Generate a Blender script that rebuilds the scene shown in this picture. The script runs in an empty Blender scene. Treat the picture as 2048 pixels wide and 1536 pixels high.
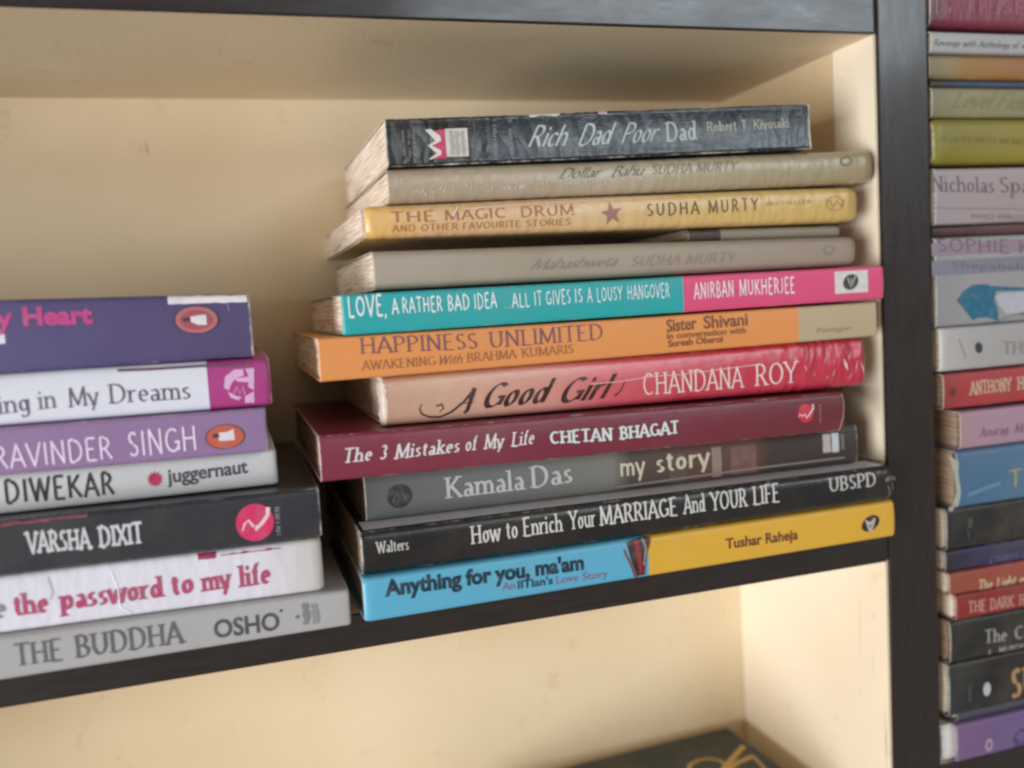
# Close-up of a painted bookcase with stacked paperbacks
import bpy, bmesh, math, random
from mathutils import Matrix, Vector
random.seed(7)
sc = bpy.context.scene
COL = sc.collection

# ------------------------------------------------------------------ camera
cam_d = bpy.data.cameras.new("camera")
cam = bpy.data.objects.new("camera", cam_d)
COL.objects.link(cam)
cam_d.sensor_width = 36.0
cam_d.lens = 32.36
cam_d.clip_start = 0.01
cam_d.clip_end = 50
cam.matrix_world = Matrix((
    (0.953769210, 0.082635565, -0.288956151, -0.25277162),
    (-0.294622191, 0.067225096, -0.953246323, -0.31119179),
    (-0.059346943, 0.994309886, 0.088463498, 0.10363311),
    (0, 0, 0, 1)))
cam_d.dof.use_dof = True
cam_d.dof.focus_distance = 0.325
cam_d.dof.aperture_fstop = 5.6
sc.camera = cam

# ------------------------------------------------------------------ light
world = bpy.data.worlds.new("World")
sc.world = world
world.use_nodes = True
bg = world.node_tree.nodes["Background"]
bg.inputs[0].default_value = (1.0, 0.91, 0.80, 1)
bg.inputs[1].default_value = 0.27

def area(name, loc, target, sx, sy, power, color):
    d = bpy.data.lights.new(name, 'AREA')
    d.shape = 'RECTANGLE'; d.size = sx; d.size_y = sy
    d.energy = power; d.color = color
    o = bpy.data.objects.new(name, d); COL.objects.link(o)
    o.location = loc
    o.rotation_euler = (Vector(target) - Vector(loc)).to_track_quat('-Z', 'Y').to_euler()
    return o
# daylight from a window on the left behind the photographer, and a second one high on the right
area("window_light", (-2.1, -1.15, -0.28), (-0.1, 0.05, 0.04), 1.1, 1.0, 56, (0.93, 0.96, 1.0))
area("window_light", (1.05, -2.2, 0.95), (-0.1, 0.0, 0.12), 1.5, 0.5, 17, (0.80, 0.92, 1.0))

sc.view_settings.view_transform = 'Standard'
sc.view_settings.look = 'None'
sc.view_settings.exposure = 0.12
sc.view_settings.gamma = 1.0
sc.cycles.use_denoising = True
sc.cycles.filter_width = 2.5
sc.cycles.max_bounces = 8

# ------------------------------------------------------------------ helpers
def lin(h):
    h = h.lstrip('#')
    c = [int(h[i:i+2], 16) / 255 for i in (0, 2, 4)]
    return tuple(x / 12.92 if x <= 0.04045 else ((x + 0.055) / 1.055) ** 2.4 for x in c) + (1,)

def mesh_obj(name, verts, faces, mat=None, parent=None, loc=(0, 0, 0), smooth=False, attrs=None):
    me = bpy.data.meshes.new(name)
    me.from_pydata(verts, [], faces)
    if smooth:
        me.polygons.foreach_set('use_smooth', [True] * len(me.polygons))
    if attrs:
        for k, vals in attrs.items():
            a = me.attributes.new(k, 'FLOAT', 'POINT')
            a.data.foreach_set('value', vals)
    me.update()
    if mat: me.materials.append(mat)
    o = bpy.data.objects.new(name, me)
    COL.objects.link(o)
    o.location = loc
    if parent: o.parent = parent
    return o

def box_bm(bm, x0, x1, y0, y1, z0, z1):
    vs = [bm.verts.new(p) for p in ((x0,y0,z0),(x1,y0,z0),(x1,y1,z0),(x0,y1,z0),(x0,y0,z1),(x1,y0,z1),(x1,y1,z1),(x0,y1,z1))]
    for f in ((0,3,2,1),(4,5,6,7),(0,1,5,4),(1,2,6,5),(2,3,7,6),(3,0,4,7)):
        bm.faces.new([vs[i] for i in f])

def box(name, b, mat, parent, bevel=0.0004):
    bm = bmesh.new(); box_bm(bm, *b)
    if bevel:
        bmesh.ops.bevel(bm, geom=bm.edges[:], offset=bevel, segments=2, affect='EDGES', profile=0.6)
    me = bpy.data.meshes.new(name); bm.to_mesh(me); bm.free()
    me.materials.append(mat)
    o = bpy.data.objects.new(name, me); COL.objects.link(o); o.parent = parent
    return o

class NT:
    def __init__(s, name):
        s.m = bpy.data.materials.new(name); s.m.use_nodes = True
        s.t = s.m.node_tree; s.b = s.t.nodes["Principled BSDF"]
    def n(s, typ, **kw):
        x = s.t.nodes.new(typ)
        for k, v in kw.items():
            if k[0] == '_': setattr(x, k[1:], v)
            else:
                x.inputs[int(k[1:]) if k[0] == 'i' and k[1:].isdigit() else k.replace('__', ' ')].default_value = v
        return x
    def l(s, a, b): s.t.links.new(a, b)
    def mix(s, fac, a, b, mode='MIX'):
        x = s.t.nodes.new('ShaderNodeMix'); x.data_type = 'RGBA'; x.blend_type = mode
        for i, v in ((0, fac), (6, a), (7, b)):
            if isinstance(v, (tuple, float, int)): x.inputs[i].default_value = v
            else: s.l(v, x.inputs[i])
        return x.outputs[2]
    def ramp(s, fac, stops, interp='LINEAR'):
        x = s.t.nodes.new('ShaderNodeValToRGB'); x.color_ramp.interpolation = interp
        e = x.color_ramp.elements
        while len(e) < len(stops): e.new(0.5)
        for i, (p, c) in enumerate(stops):
            e[i].position = p; e[i].color = c
        s.l(fac, x.inputs[0]); return x.outputs[0]
    def math(s, op, a, b=0.0, c=0.0):
        x = s.t.nodes.new('ShaderNodeMath'); x.operation = op
        for i, v in enumerate((a, b, c)):
            if isinstance(v, (float, int)): x.inputs[i].default_value = v
            else: s.l(v, x.inputs[i])
        return x.outputs[0]

def g(v): return (v, v, v, 1)

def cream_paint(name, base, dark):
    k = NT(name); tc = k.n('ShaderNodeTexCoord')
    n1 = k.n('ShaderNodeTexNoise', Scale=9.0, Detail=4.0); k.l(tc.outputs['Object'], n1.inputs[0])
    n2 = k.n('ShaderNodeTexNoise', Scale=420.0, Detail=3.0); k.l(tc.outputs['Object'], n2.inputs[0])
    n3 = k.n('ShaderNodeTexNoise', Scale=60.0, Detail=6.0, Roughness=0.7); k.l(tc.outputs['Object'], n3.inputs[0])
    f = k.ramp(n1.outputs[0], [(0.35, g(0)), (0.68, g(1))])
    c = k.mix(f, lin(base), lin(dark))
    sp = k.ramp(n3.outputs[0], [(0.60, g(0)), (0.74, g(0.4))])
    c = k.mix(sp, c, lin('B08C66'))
    k.l(c, k.b.inputs['Base Color'])
    k.b.inputs['Roughness'].default_value = 0.55
    bp = k.n('ShaderNodeBump', Strength=0.25, Distance=0.0004); k.l(n2.outputs[0], bp.inputs['Height'])
    k.l(bp.outputs[0], k.b.inputs['Normal'])
    return k.m

def dark_lacquer(name, axis):
    k = NT(name); tc = k.n('ShaderNodeTexCoord')
    mp = k.n('ShaderNodeMapping'); k.l(tc.outputs['Object'], mp.inputs[0])
    mp.inputs['Scale'].default_value = (1, 12, 12) if axis == 'x' else (12, 12, 1)
    n1 = k.n('ShaderNodeTexNoise', Scale=55.0, Detail=7.0, Roughness=0.65); k.l(mp.outputs[0], n1.inputs[0])
    n2 = k.n('ShaderNodeTexNoise', Scale=260.0, Detail=4.0, Roughness=0.7); k.l(tc.outputs['Object'], n2.inputs[0])
    c = k.ramp(n1.outputs[0], [(0.35, lin('1D1515')), (0.7, lin('291F1E'))])
    sp = k.ramp(n2.outputs[0], [(0.70, g(0)), (0.78, g(0.35))])
    c = k.mix(sp, c, lin('6E625C'))
    k.l(c, k.b.inputs['Base Color'])
    mp4 = k.n('ShaderNodeMapping'); k.l(tc.outputs['Object'], mp4.inputs[0]); mp4.inputs['Scale'].default_value = (1, 3, 3.5) if axis == 'x' else (3.5, 3, 1)
    n4 = k.n('ShaderNodeTexNoise', Scale=38.0, Detail=8.0, Roughness=0.75); k.l(mp4.outputs[0], n4.inputs[0])
    r = k.ramp(n4.outputs[0], [(0.30, g(0.24)), (0.72, g(0.46))])
    k.l(r, k.b.inputs['Roughness'])
    h = k.math('ADD', n1.outputs[0], k.math('MULTIPLY', n2.outputs[0], 0.6))
    k.b.inputs['IOR'].default_value = 1.55; k.b.inputs['Coat Weight'].default_value = .35; k.b.inputs['Coat Roughness'].default_value = .12
    bp = k.n('ShaderNodeBump', Strength=0.3, Distance=0.0003); k.l(h, bp.inputs['Height'])
    k.l(bp.outputs[0], k.b.inputs['Normal'])
    return k.m

def paper_edge(name, col, col2):
    k = NT(name); tc = k.n('ShaderNodeTexCoord')
    mp = k.n('ShaderNodeMapping'); k.l(tc.outputs['Object'], mp.inputs[0])
    mp.inputs['Scale'].default_value = (1.5, 1.5, 75)
    n1 = k.n('ShaderNodeTexNoise', Scale=22.0, Detail=3.0); k.l(mp.outputs[0], n1.inputs[0])
    n2 = k.n('ShaderNodeTexNoise', Scale=45.0, Detail=4.0); k.l(tc.outputs['Object'], n2.inputs[0])
    c = k.ramp(n1.outputs[0], [(0.36, lin(col2)), (0.52, lin(col))])
    c = k.mix(k.ramp(n2.outputs[0], [(0.5, g(0)), (0.75, g(0.4))]), c, lin(col2))
    k.l(c, k.b.inputs['Base Color']); k.b.inputs['Roughness'].default_value = 0.85
    bp = k.n('ShaderNodeBump', Strength=0.6, Distance=0.0003); k.l(n1.outputs[0], bp.inputs['Height'])
    k.l(bp.outputs[0], k.b.inputs['Normal'])
    return k.m

def cover_mat(name, stops, interp='CONSTANT', rough=0.38, coat=0.0, wear=1.0, crinkle=0.0, film=0.0, stain=0.25, dirt='8A7A62', crinkle_from=None, length=0.2):
    """printed card: colour zones run along the book's length (attribute 'along'), scuffed where 'edge' is high"""
    k = NT(name); tc = k.n('ShaderNodeTexCoord'); obj = tc.outputs['Object']
    al = k.n('ShaderNodeAttribute', _attribute_name='along'); ed = k.n('ShaderNodeAttribute', _attribute_name='edge')
    if len(stops) == 1:
        rgb = k.n('ShaderNodeRGB'); rgb.outputs[0].default_value = lin(stops[0][1]); c = rgb.outputs[0]
    else:
        c = k.ramp(al.outputs['Fac'], [(p, lin(h)) for p, h in stops], interp)
    n1 = k.n('ShaderNodeTexNoise', Scale=28.0, Detail=5.0, Roughness=0.6); k.l(obj, n1.inputs[0])
    c = k.mix(k.ramp(n1.outputs[0], [(0.42, g(0)), (0.75, g(stain))]), c, lin(dirt))
    n2 = k.n('ShaderNodeTexNoise', Scale=380.0, Detail=5.0, Roughness=0.7); k.l(obj, n2.inputs[0])
    n3 = k.n('ShaderNodeTexNoise', Scale=70.0, Detail=4.0, Roughness=0.6); k.l(obj, n3.inputs[0])
    w = k.math('MULTIPLY', ed.outputs['Fac'], k.math('ADD', k.math('MULTIPLY', n2.outputs[0], 0.8), k.math('MULTIPLY', n3.outputs[0], 0.9)))
    wf = k.ramp(w, [(0.62, g(0)), (0.84, g(min(1.0, 0.85 * wear)))])
    c = k.mix(wf, c, lin('D8CDBD'))
    # fine scratches
    mp = k.n('ShaderNodeMapping'); k.l(obj, mp.inputs[0]); mp.inputs['Scale'].default_value = (1, 1, 22)
    ns = k.n('ShaderNodeTexNoise', Scale=90.0, Detail=6.0, Roughness=0.75); k.l(mp.outputs[0], ns.inputs[0])
    sf = k.ramp(ns.outputs[0], [(0.66, g(0)), (0.74, g(0.16 * wear))])
    c = k.mix(sf, c, lin('CFC6BC'))
    # short creases across the spine
    mc = k.n('ShaderNodeMapping'); k.l(obj, mc.inputs[0]); mc.inputs['Scale'].default_value = (20, 1, 1.6); mc.inputs['Rotation'].default_value = (0, random.uniform(-.3, .3), 0); mc.inputs['Location'].default_value = (random.uniform(0, 9), 0, random.uniform(0, 9))
    nc = k.n('ShaderNodeTexNoise', Scale=36.0, Detail=3.0, Roughness=0.6); k.l(mc.outputs[0], nc.inputs[0])
    cf = k.ramp(nc.outputs[0], [(0.735, g(0)), (0.78, g(0.25 * wear))])
    c = k.mix(cf, c, lin('D8CEC4'))
    k.l(c, k.b.inputs['Base Color'])
    rr = k.ramp(n3.outputs[0], [(0.3, g(max(0.05, rough - 0.07))), (0.7, g(rough + 0.1))])
    k.l(rr, k.b.inputs['Roughness'])
    h = k.math('ADD', k.math('MULTIPLY', n2.outputs[0], 0.12), k.math('ADD', k.math('MULTIPLY', ns.outputs[0], 0.2), k.math('MULTIPLY', nc.outputs[0], 0.07)))
    if crinkle > 0:
        v = k.n('ShaderNodeTexVoronoi', Scale=150.0); v.feature = 'F1'
        mv = k.n('ShaderNodeMapping'); mv.inputs['Scale'].default_value = (1.9, 1, 0.55); mv.inputs['Rotation'].default_value = (0, 0.35, 0)
        nd = k.n('ShaderNodeTexNoise', Scale=45.0, Detail=3.0); k.l(obj, nd.inputs[0])
        vm = k.n('ShaderNodeVectorMath', _operation='ADD'); k.l(obj, vm.inputs[0])
        vs = k.n('ShaderNodeVectorMath', _operation='SCALE'); k.l(nd.outputs[1], vs.inputs[0]); vs.inputs['Scale'].default_value = 0.012
        k.l(vs.outputs[0], vm.inputs[1]); k.l(vm.outputs[0], mv.inputs[0]); k.l(mv.outputs[0], v.inputs['Vector'])
        cr = k.math('MULTIPLY', v.outputs['Distance'], crinkle * 2.2)
        if crinkle_from is not None:
            msk = k.ramp(al.outputs['Fac'], [(max(0, crinkle_from - 0.12), g(0.12)), (crinkle_from + 0.05, g(1))])
            cr = k.math('MULTIPLY', cr, msk)
        h = k.math('ADD', h, cr)
    bp = k.n('ShaderNodeBump', Strength=0.7, Distance=0.0006); k.l(h, bp.inputs['Height'])
    k.l(bp.outputs[0], k.b.inputs['Normal'])
    k.b.inputs['Coat Weight'].default_value = max(coat, film)
    k.b.inputs['Coat Roughness'].default_value = 0.12 if film else 0.2
    k.l(bp.outputs[0], k.b.inputs['Coat Normal'])
    return k.m

_inks = {}
def ink(hexc, rough=0.45):
    key = (hexc, rough)
    if key not in _inks:
        k = NT('ink_' + hexc); tc = k.n('ShaderNodeTexCoord')
        n = k.n('ShaderNodeTexNoise', Scale=300.0, Detail=4.0); k.l(tc.outputs['Object'], n.inputs[0])
        c0 = lin(hexc); c1 = tuple(0.7 * c0[i] + 0.3 * 0.25 for i in range(3)) + (1,)
        c = k.mix(k.ramp(n.outputs[0], [(0.45, g(0)), (0.7, g(0.7))]), c0, c1)
        k.l(c, k.b.inputs['Base Color']); k.b.inputs['Roughness'].default_value = rough
        _inks[key] = k.m
    return _inks[key]

# ------------------------------------------------------------------ stroke lettering
GL = {
'A': (.72, 'l .03 0 .36 1 .69 0;l .15 .34 .57 .34'), 'B': (.62, 'l .12 0 .12 1;l .12 1 .32 1;a .32 .76 .2 .24 90 -90;l .12 .52 .34 .52;a .34 .26 .24 .26 90 -90;l .12 0 .34 0'),
'C': (.7, 'a .4 .5 .34 .5 50 310'), 'D': (.76, 'l .12 0 .12 1;l .12 1 .34 1;a .34 .5 .36 .5 90 -90;l .12 0 .34 0'),
'E': (.6, 'l .12 0 .12 1;l .12 1 .54 1;l .12 .52 .44 .52;l .12 0 .56 0'), 'F': (.56, 'l .12 0 .12 1;l .12 1 .54 1;l .12 .52 .44 .52'),
'G': (.76, 'a .4 .5 .34 .5 50 320;l .68 .08 .68 .42;l .5 .42 .76 .42'), 'H': (.76, 'l .12 0 .12 1;l .64 0 .64 1;l .12 .52 .64 .52'),
'I': (.26, 'l .13 0 .13 1'), 'J': (.42, 'l .28 1 .28 .2;a .12 .2 .16 .2 0 -120'), 'K': (.7, 'l .12 0 .12 1;l .6 1 .14 .42;l .26 .56 .66 0'),
'L': (.56, 'l .12 0 .12 1;l .12 0 .54 0'), 'M': (.9, 'l .1 0 .13 1 .45 .08 .77 1 .8 0'), 'N': (.76, 'l .12 0 .12 1 .64 .02 .64 1'),
'O': (.8, 'a .4 .5 .35 .5 0 360'), 'P': (.6, 'l .12 0 .12 1;l .12 1 .32 1;a .32 .74 .24 .26 90 -90;l .12 .48 .32 .48'),
'Q': (.8, 'a .4 .5 .35 .5 0 360;l .45 .2 .75 -.12'), 'R': (.68, 'l .12 0 .12 1;l .12 1 .32 1;a .32 .74 .22 .26 90 -90;l .12 .48 .32 .48;l .32 .48 .62 0'),
'S': (.54, 'a .27 .75 .19 .25 30 270;a .27 .25 .21 .25 90 -150'), 'T': (.66, 'l .33 0 .33 .97;l .02 1 .64 1'),
'U': (.74, 'l .12 1 .12 .3;a .37 .3 .25 .3 180 360;l .62 .3 .62 1'), 'V': (.7, 'l .03 1 .35 0 .68 1'), 'W': (.98, 'l .03 1 .27 0 .49 .95 .71 0 .95 1'),
'X': (.7, 'l .05 1 .65 0;l .62 1 .06 0'), 'Y': (.68, 'l .03 1 .34 .48 .65 1;l .34 .48 .34 0'), 'Z': (.6, 'l .06 1 .54 1 .06 0 .56 0'),
'a': (.48, 'l .38 0 .38 .45;a .23 .44 .15 .2 0 150;a .22 .17 .16 .18 0 360'), 'b': (.54, 'l .1 0 .1 1.02;a .3 .32 .2 .32 0 360'), 'c': (.46, 'a .27 .32 .2 .32 45 315'),
'd': (.56, 'l .46 0 .46 1.02;a .26 .32 .2 .32 0 360'), 'e': (.48, 'l .08 .34 .44 .34;a .26 .32 .19 .32 5 310'), 'f': (.34, 'l .16 0 .16 .8;a .29 .8 .13 .22 180 60;l .03 .64 .3 .64'),
'g': (.52, 'a .24 .34 .18 .3 0 360;l .43 .64 .43 -.1;a .26 -.1 .17 .2 0 -160'), 'h': (.56, 'l .1 0 .1 1.02;a .28 .44 .18 .2 180 0;l .46 .44 .46 0'),
'i': (.24, 'l .12 0 .12 .64;l .1 .86 .14 .86'), 'j': (.24, 'l .12 .64 .12 -.1;a 0 -.1 .12 .2 0 -90;l .1 .86 .14 .86'), 'k': (.52, 'l .1 0 .1 1.02;l .44 .64 .12 .28;l .22 .38 .48 0'),
'l': (.24, 'l .12 0 .12 1.02'), 'm': (.84, 'l .1 0 .1 .64;a .27 .46 .17 .18 180 0;l .44 .46 .44 0;a .59 .46 .15 .18 180 0;l .74 .46 .74 0'),
'n': (.56, 'l .1 0 .1 .64;a .28 .44 .18 .2 180 0;l .46 .44 .46 0'), 'o': (.52, 'a .26 .32 .2 .32 0 360'), 'p': (.56, 'l .1 -.32 .1 .64;a .3 .32 .2 .32 0 360'),
'r': (.38, 'l .1 0 .1 .64;a .27 .42 .17 .22 180 50'), 's': (.4, 'a .2 .48 .13 .16 30 270;a .2 .16 .15 .16 90 -150'), 't': (.34, 'l .15 .85 .15 .15;a .26 .15 .11 .15 180 300;l .02 .64 .3 .64'),
'u': (.56, 'l .1 .64 .1 .2;a .28 .2 .18 .2 180 360;l .46 .64 .46 0'), 'v': (.5, 'l .02 .64 .25 0 .48 .64'), 'w': (.74, 'l .02 .64 .2 0 .37 .6 .54 0 .72 .64'),
'x': (.5, 'l .04 .64 .46 0;l .44 .64 .04 0'), 'y': (.5, 'l .02 .64 .26 0;l .48 .64 .18 -.3'), 'z': (.44, 'l .05 .64 .4 .64 .05 0 .42 0'),
'3': (.5, 'a .24 .75 .17 .25 150 -90;a .24 .26 .2 .26 90 -150'), ',': (.2, 'l .12 .06 .05 -.16'), '.': (.2, 'l .08 .03 .13 .03'), "'": (.16, 'l .09 1 .06 .76'),
'&': (.7, 'l .62 .4 .2 .95 .36 1 .4 .8 .12 .3 .24 0 .5 .1 .6 .42'), ' ': (.34, ''),
}
def strokes(text, style):
    """-> (advance, list of quads as 4 (x, y) points), cap height 1"""
    tk, tn = style.get('thick', .15), style.get('thin', .06)
    ser, sl, pen = style.get('serif', True), style.get('slant', 0.0), math.radians(style.get('pen', 18))
    x = 0; out = []
    def width(dx, dy):
        a = math.atan2(dy, dx)
        return tn + (tk - tn) * abs(math.sin(a - pen))
    for ch in text:
        w, src = GL.get(ch, GL[' '])
        for s in filter(None, src.split(';')):
            v = s.split(); n = [float(q) for q in v[1:]]
            if v[0] == 'l':
                pts = [(n[i], n[i+1]) for i in range(0, len(n), 2)]
                for i, ((ax, ay), (bx, by)) in enumerate(zip(pts, pts[1:])):
                    d = math.hypot(bx-ax, by-ay) or 1; ux, uy = (bx-ax)/d, (by-ay)/d
                    hw = width(bx-ax, by-ay) / 2
                    if d < .05: hw = tk * .5
                    e = hw * .5 if len(pts) > 2 or d < .05 else 0
                    a_ = (ax-ux*e, ay-uy*e); b_ = (bx+ux*e, by+uy*e)
                    K = max(1, math.ceil(abs(by-ay) / .2))
                    for j in range(K):
                        p_ = (a_[0]+(b_[0]-a_[0])*j/K, a_[1]+(b_[1]-a_[1])*j/K); q_ = (a_[0]+(b_[0]-a_[0])*(j+1)/K, a_[1]+(b_[1]-a_[1])*(j+1)/K)
                        out.append([(x+p_[0]+uy*hw, p_[1]-ux*hw), (x+q_[0]+uy*hw, q_[1]-ux*hw), (x+q_[0]-uy*hw, q_[1]+ux*hw), (x+p_[0]-uy*hw, p_[1]+ux*hw)])
                    if ser and abs(by-ay) > abs(bx-ax) * .7 and d > .3:
                        for (px, py), first in (((ax, ay), i == 0), ((bx, by), i == len(pts)-2)):
                            if first and any(abs(py-t) < .015 for t in (0, 1, .64, 1.02, -.32)):
                                sw = tk * .5 + .085; sh = tn * .55
                                lo = py - sh * (0 if py < .5 else 2)
                                xr = sw if py not in (.64, 1.02) else tk*.5
                                out.append([(x+px-sw, lo), (x+px+xr, lo), (x+px+xr, lo+2*sh), (x+px-sw, lo+2*sh)])
            else:
                cx, cy, rx, ry, a0, a1 = n
                N = max(5, int(abs(a1-a0) / 22)); prev = None
                rx = max(rx - tk*.25, rx*.6); 
                for i in range(N+1):
                    t = math.radians(a0 + (a1-a0)*i/N)
                    px, py = cx + rx*math.cos(t), cy + (ry - tn*.5)*math.sin(t)
                    dx, dy = -rx*math.sin(t), ry*math.cos(t)
                    d = math.hypot(dx, dy); hw = width(dx, dy)/2
                    nx, ny = -dy/d*hw, dx/d*hw
                    cur = ((x+px-nx, py-ny), (x+px+nx, py+ny))
                    if prev: out.append([prev[0], cur[0], cur[1], prev[1]])
                    prev = cur
        x += w * style.get('wide', 1.0) + style.get('track', .05)
    if sl: out = [[(p[0] + sl*p[1], p[1]) for p in q] for q in out]
    return x, out

STYLES = {
 'serif': {}, 'serif_bold': dict(thick=.2, thin=.08), 'serif_light': dict(thick=.10, thin=.045),
 'slab': dict(thick=.19, thin=.12), 'slab_italic': dict(thick=.16, thin=.09, slant=.22, track=.07),
 'italic': dict(thick=.12, thin=.05, slant=.28, serif=False, pen=30),
 'script': dict(thick=.13, thin=.035, slant=.5, serif=False, pen=38, track=-.02),
 'script_b': dict(thick=.17, thin=.045, slant=.5, serif=False, pen=32, track=.02),
 'round': dict(thick=.15, thin=.15, serif=False, track=.06), 'plain': dict(thick=.11, thin=.09, serif=False, track=.08),
 'spaced': dict(thick=.13, thin=.10, serif=False, track=.26), 'serif_spaced': dict(thick=.13, thin=.06, track=.14),
 'cond': dict(thick=.15, thin=.13, serif=False, track=.12),
}
_sans_ref = []
def sans_mesh(text, bold):
    cu = bpy.data.curves.new('t', 'FONT'); cu.body = text; cu.size = 1; cu.offset = bold; cu.resolution_u = 3
    o = bpy.data.objects.new('t', cu); COL.objects.link(o)
    me = bpy.data.meshes.new_from_object(o.evaluated_get(bpy.context.evaluated_depsgraph_get()))
    vs = [(v.co.x, v.co.y) for v in me.vertices]; fs = [tuple(p.vertices) for p in me.polygons]
    bpy.data.objects.remove(o); bpy.data.curves.remove(cu); bpy.data.meshes.remove(me)
    return vs, fs
def sans(text, bold):
    if not _sans_ref:
        v, _ = sans_mesh('H', 0); _sans_ref.append(max(p[1] for p in v))
    return sans_mesh(text, bold)

def slice_polys(polys, step):
    """cut flat polygons along horizontal lines so that they can follow a curved spine"""
    bm = bmesh.new(); out = []
    for i, poly in enumerate(polys):
        bm.clear()
        bm.faces.new([bm.verts.new((p[0], p[1], 0)) for p in poly])
        ys = [p[1] for p in poly]; k = math.floor(min(ys)/step) + 1
        if len(poly) > 4: bmesh.ops.triangulate(bm, faces=bm.faces[:])
        while k*step < max(ys):
            bmesh.ops.bisect_plane(bm, geom=bm.verts[:]+bm.edges[:]+bm.faces[:], plane_co=(0, k*step, 0), plane_no=(0, 1, 0)); k += 1
        out += [([(v.co.x, v.co.y) for v in f.verts], i) for f in bm.faces]
    bm.free(); return out

# ------------------------------------------------------------------ books
MM = 0.001
class Book:
    """XL XR: ends along the shelf, yL yR: how far the spine stands from the shelf front, z*: bottom/top at either end (all mm)"""
    def __init__(s, name, label, dims, mat, page=None, W=119, r=1.2, bulge=0.5, end=(0, 0), warp=0.15, edge=1.0, group=None, inset=0.8, hard=False, lean=0.0):
        s.lean = lean
        s.XL, s.XR, s.yL, s.yR, s.zbL, s.ztL, s.zbR, s.ztR = dims
        s.r, s.bulge, s.end, s.warp, s.W = r, bulge, end, warp, W
        s.seed = random.random() * 50
        root = bpy.data.objects.new(name, None); COL.objects.link(root)
        root.empty_display_size = 0.02
        root.location = (s.XL*MM, s.yL*MM, s.zbL*MM)
        root['label'] = label; root['category'] = 'book'; root['group'] = group
        s.root = root; s.o = root.location.copy()
        L = s.XR - s.XL
        # cover: section swept along the length
        us = [0, .002, .005, .01, .018, .03, .045] + [.06 + .88*i/44 for i in range(45)] + [.955, .97, .982, .99, .995, .998, 1]
        ss = [0, .02, .05, .09, .14, .2, .3, .4, .5, .6, .7, .8, .86, .91, .95, .98, 1]
        back = [W, W*.75, W*.5, W*.25, W*.1, 4 + r]
        rows = []; al = []; eg = []
        for u in us:
            row = []
            for b in back: row.append(s.board(u, b, 0)); eg.append(s.edge_w(u, 0, b) * edge); al.append(u)
            for q in ss: row.append(s.P(u, q, 0)); eg.append(s.edge_w(u, q, 0) * edge); al.append(u)
            for b in reversed(back): row.append(s.board(u, b, 1)); eg.append(s.edge_w(u, 1, b) * edge); al.append(u)
            rows.append(row)
        m = len(rows[0]); verts = [p for rw in rows for p in rw]
        faces = [(i*m+j, (i+1)*m+j, (i+1)*m+j+1, i*m+j+1) for i in range(len(us)-1) for j in range(m-1)]
        c = mesh_obj('cover', [s.loc(p) for p in verts], faces, mat, root, smooth=True, attrs={'along': al, 'edge': eg})
        sd = c.modifiers.new('thickness', 'SOLIDIFY'); sd.thickness = (2.0 if hard else 0.38) * MM; sd.offset = 1 if False else -1
        s.cover = c
        # page block: stacked, slightly uneven layers
        t = 2.2 if hard else 0.55
        nl = 14; pv = []; pf = []
        ys = [2.2, 12, 40, 80, W - (3 if hard else 0.6)]
        for i in range(nl+1):
            f = i / nl
            jl, jr, jb = [random.uniform(-.18, .25) for _ in range(3)]
            xa = inset + jl + s.end[0]*.5; xb = L - inset + jr - s.end[1]*.5
            for (xx, uu) in ((xa, 0), (xb, 1)):
                for yy in ys:
                    u = xx / L
                    zb, zt = s.zr(u)
                    y = s.yat(u) + yy + (jb if yy > 100 else 0)
                    if yy < 3: y += s.r * .8 * (2*f-1)**4
                    pv.append(s.loc((s.XL + xx, y, zb + t + (zt - zb - 2*t)*f)))
        k = len(ys)
        for i in range(nl):
            a, b = i*2*k, (i+1)*2*k
            for j in range(k-1):
                pf.append((a+j, b+j, b+j+1, a+j+1)); pf.append((a+k+j, a+k+j+1, b+k+j+1, b+k+j))
            pf.append((a, a+k, b+k, b)); pf.append((a+k-1, b+k-1, b+2*k-1, a+2*k-1))
        for j in range(k-1):
            pf.append((j, j+1, j+k+1, j+k)); e = nl*2*k; pf.append((e+j, e+j+k, e+j+k+1, e+j+1))
        mesh_obj('page_block', pv, pf, page or PAGE, root)
    def loc(s, p): return (p[0]*MM - s.o[0], p[1]*MM - s.o[1], p[2]*MM - s.o[2])
    def yat(s, u): return s.yL + (s.yR - s.yL)*u
    def zr(s, u):
        w = s.warp * (math.sin(u*5.1 + s.seed) + .5*math.sin(u*13 + s.seed*2))
        return (s.zbL + (s.zbR - s.zbL)*u, s.ztL + (s.ztR - s.ztL)*u + w*.5)
    def edge_w(s, u, q, b):
        L = s.XR - s.XL
        du = min(u, 1-u) * L
        e = max(0, 1 - du/2.2)
        if b == 0:
            zb, zt = s.zr(u); dz = min(q, 1-q)*(zt-zb)
            e = max(e, max(0, 1 - abs(dz - s.r*.25)/1.1) * .8)
        return e
    def P(s, u, q, off=0.0):
        L = s.XR - s.XL; zb, zt = s.zr(u); T = zt - zb
        z = zb + q*T; d = min(q, 1-q)*T; r = min(s.r, T*.49)
        y = (r - math.sqrt(max(0, r*r - (r-d)**2))) if d < r else 0
        y += s.yat(u) - s.bulge*4*q*(1-q)
        y += s.lean*(q - .5)
        y += s.warp*.7*math.sin(u*9 + s.seed*3) * math.sin(q*3 + u*4)
        for side, R in ((0, s.end[0]), (1, s.end[1])):
            if R:
                de = (u if side == 0 else 1-u)*L
                if de < R:
                    k = 1 - math.sqrt(max(0, 1 - ((R-de)/R)**2))
                    z = zb + T/2 + (z - zb - T/2)*(1 - .3*k*min(1, R*2/T)); y += k*R*.45
        return (s.XL + u*L, y - off, z)
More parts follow.
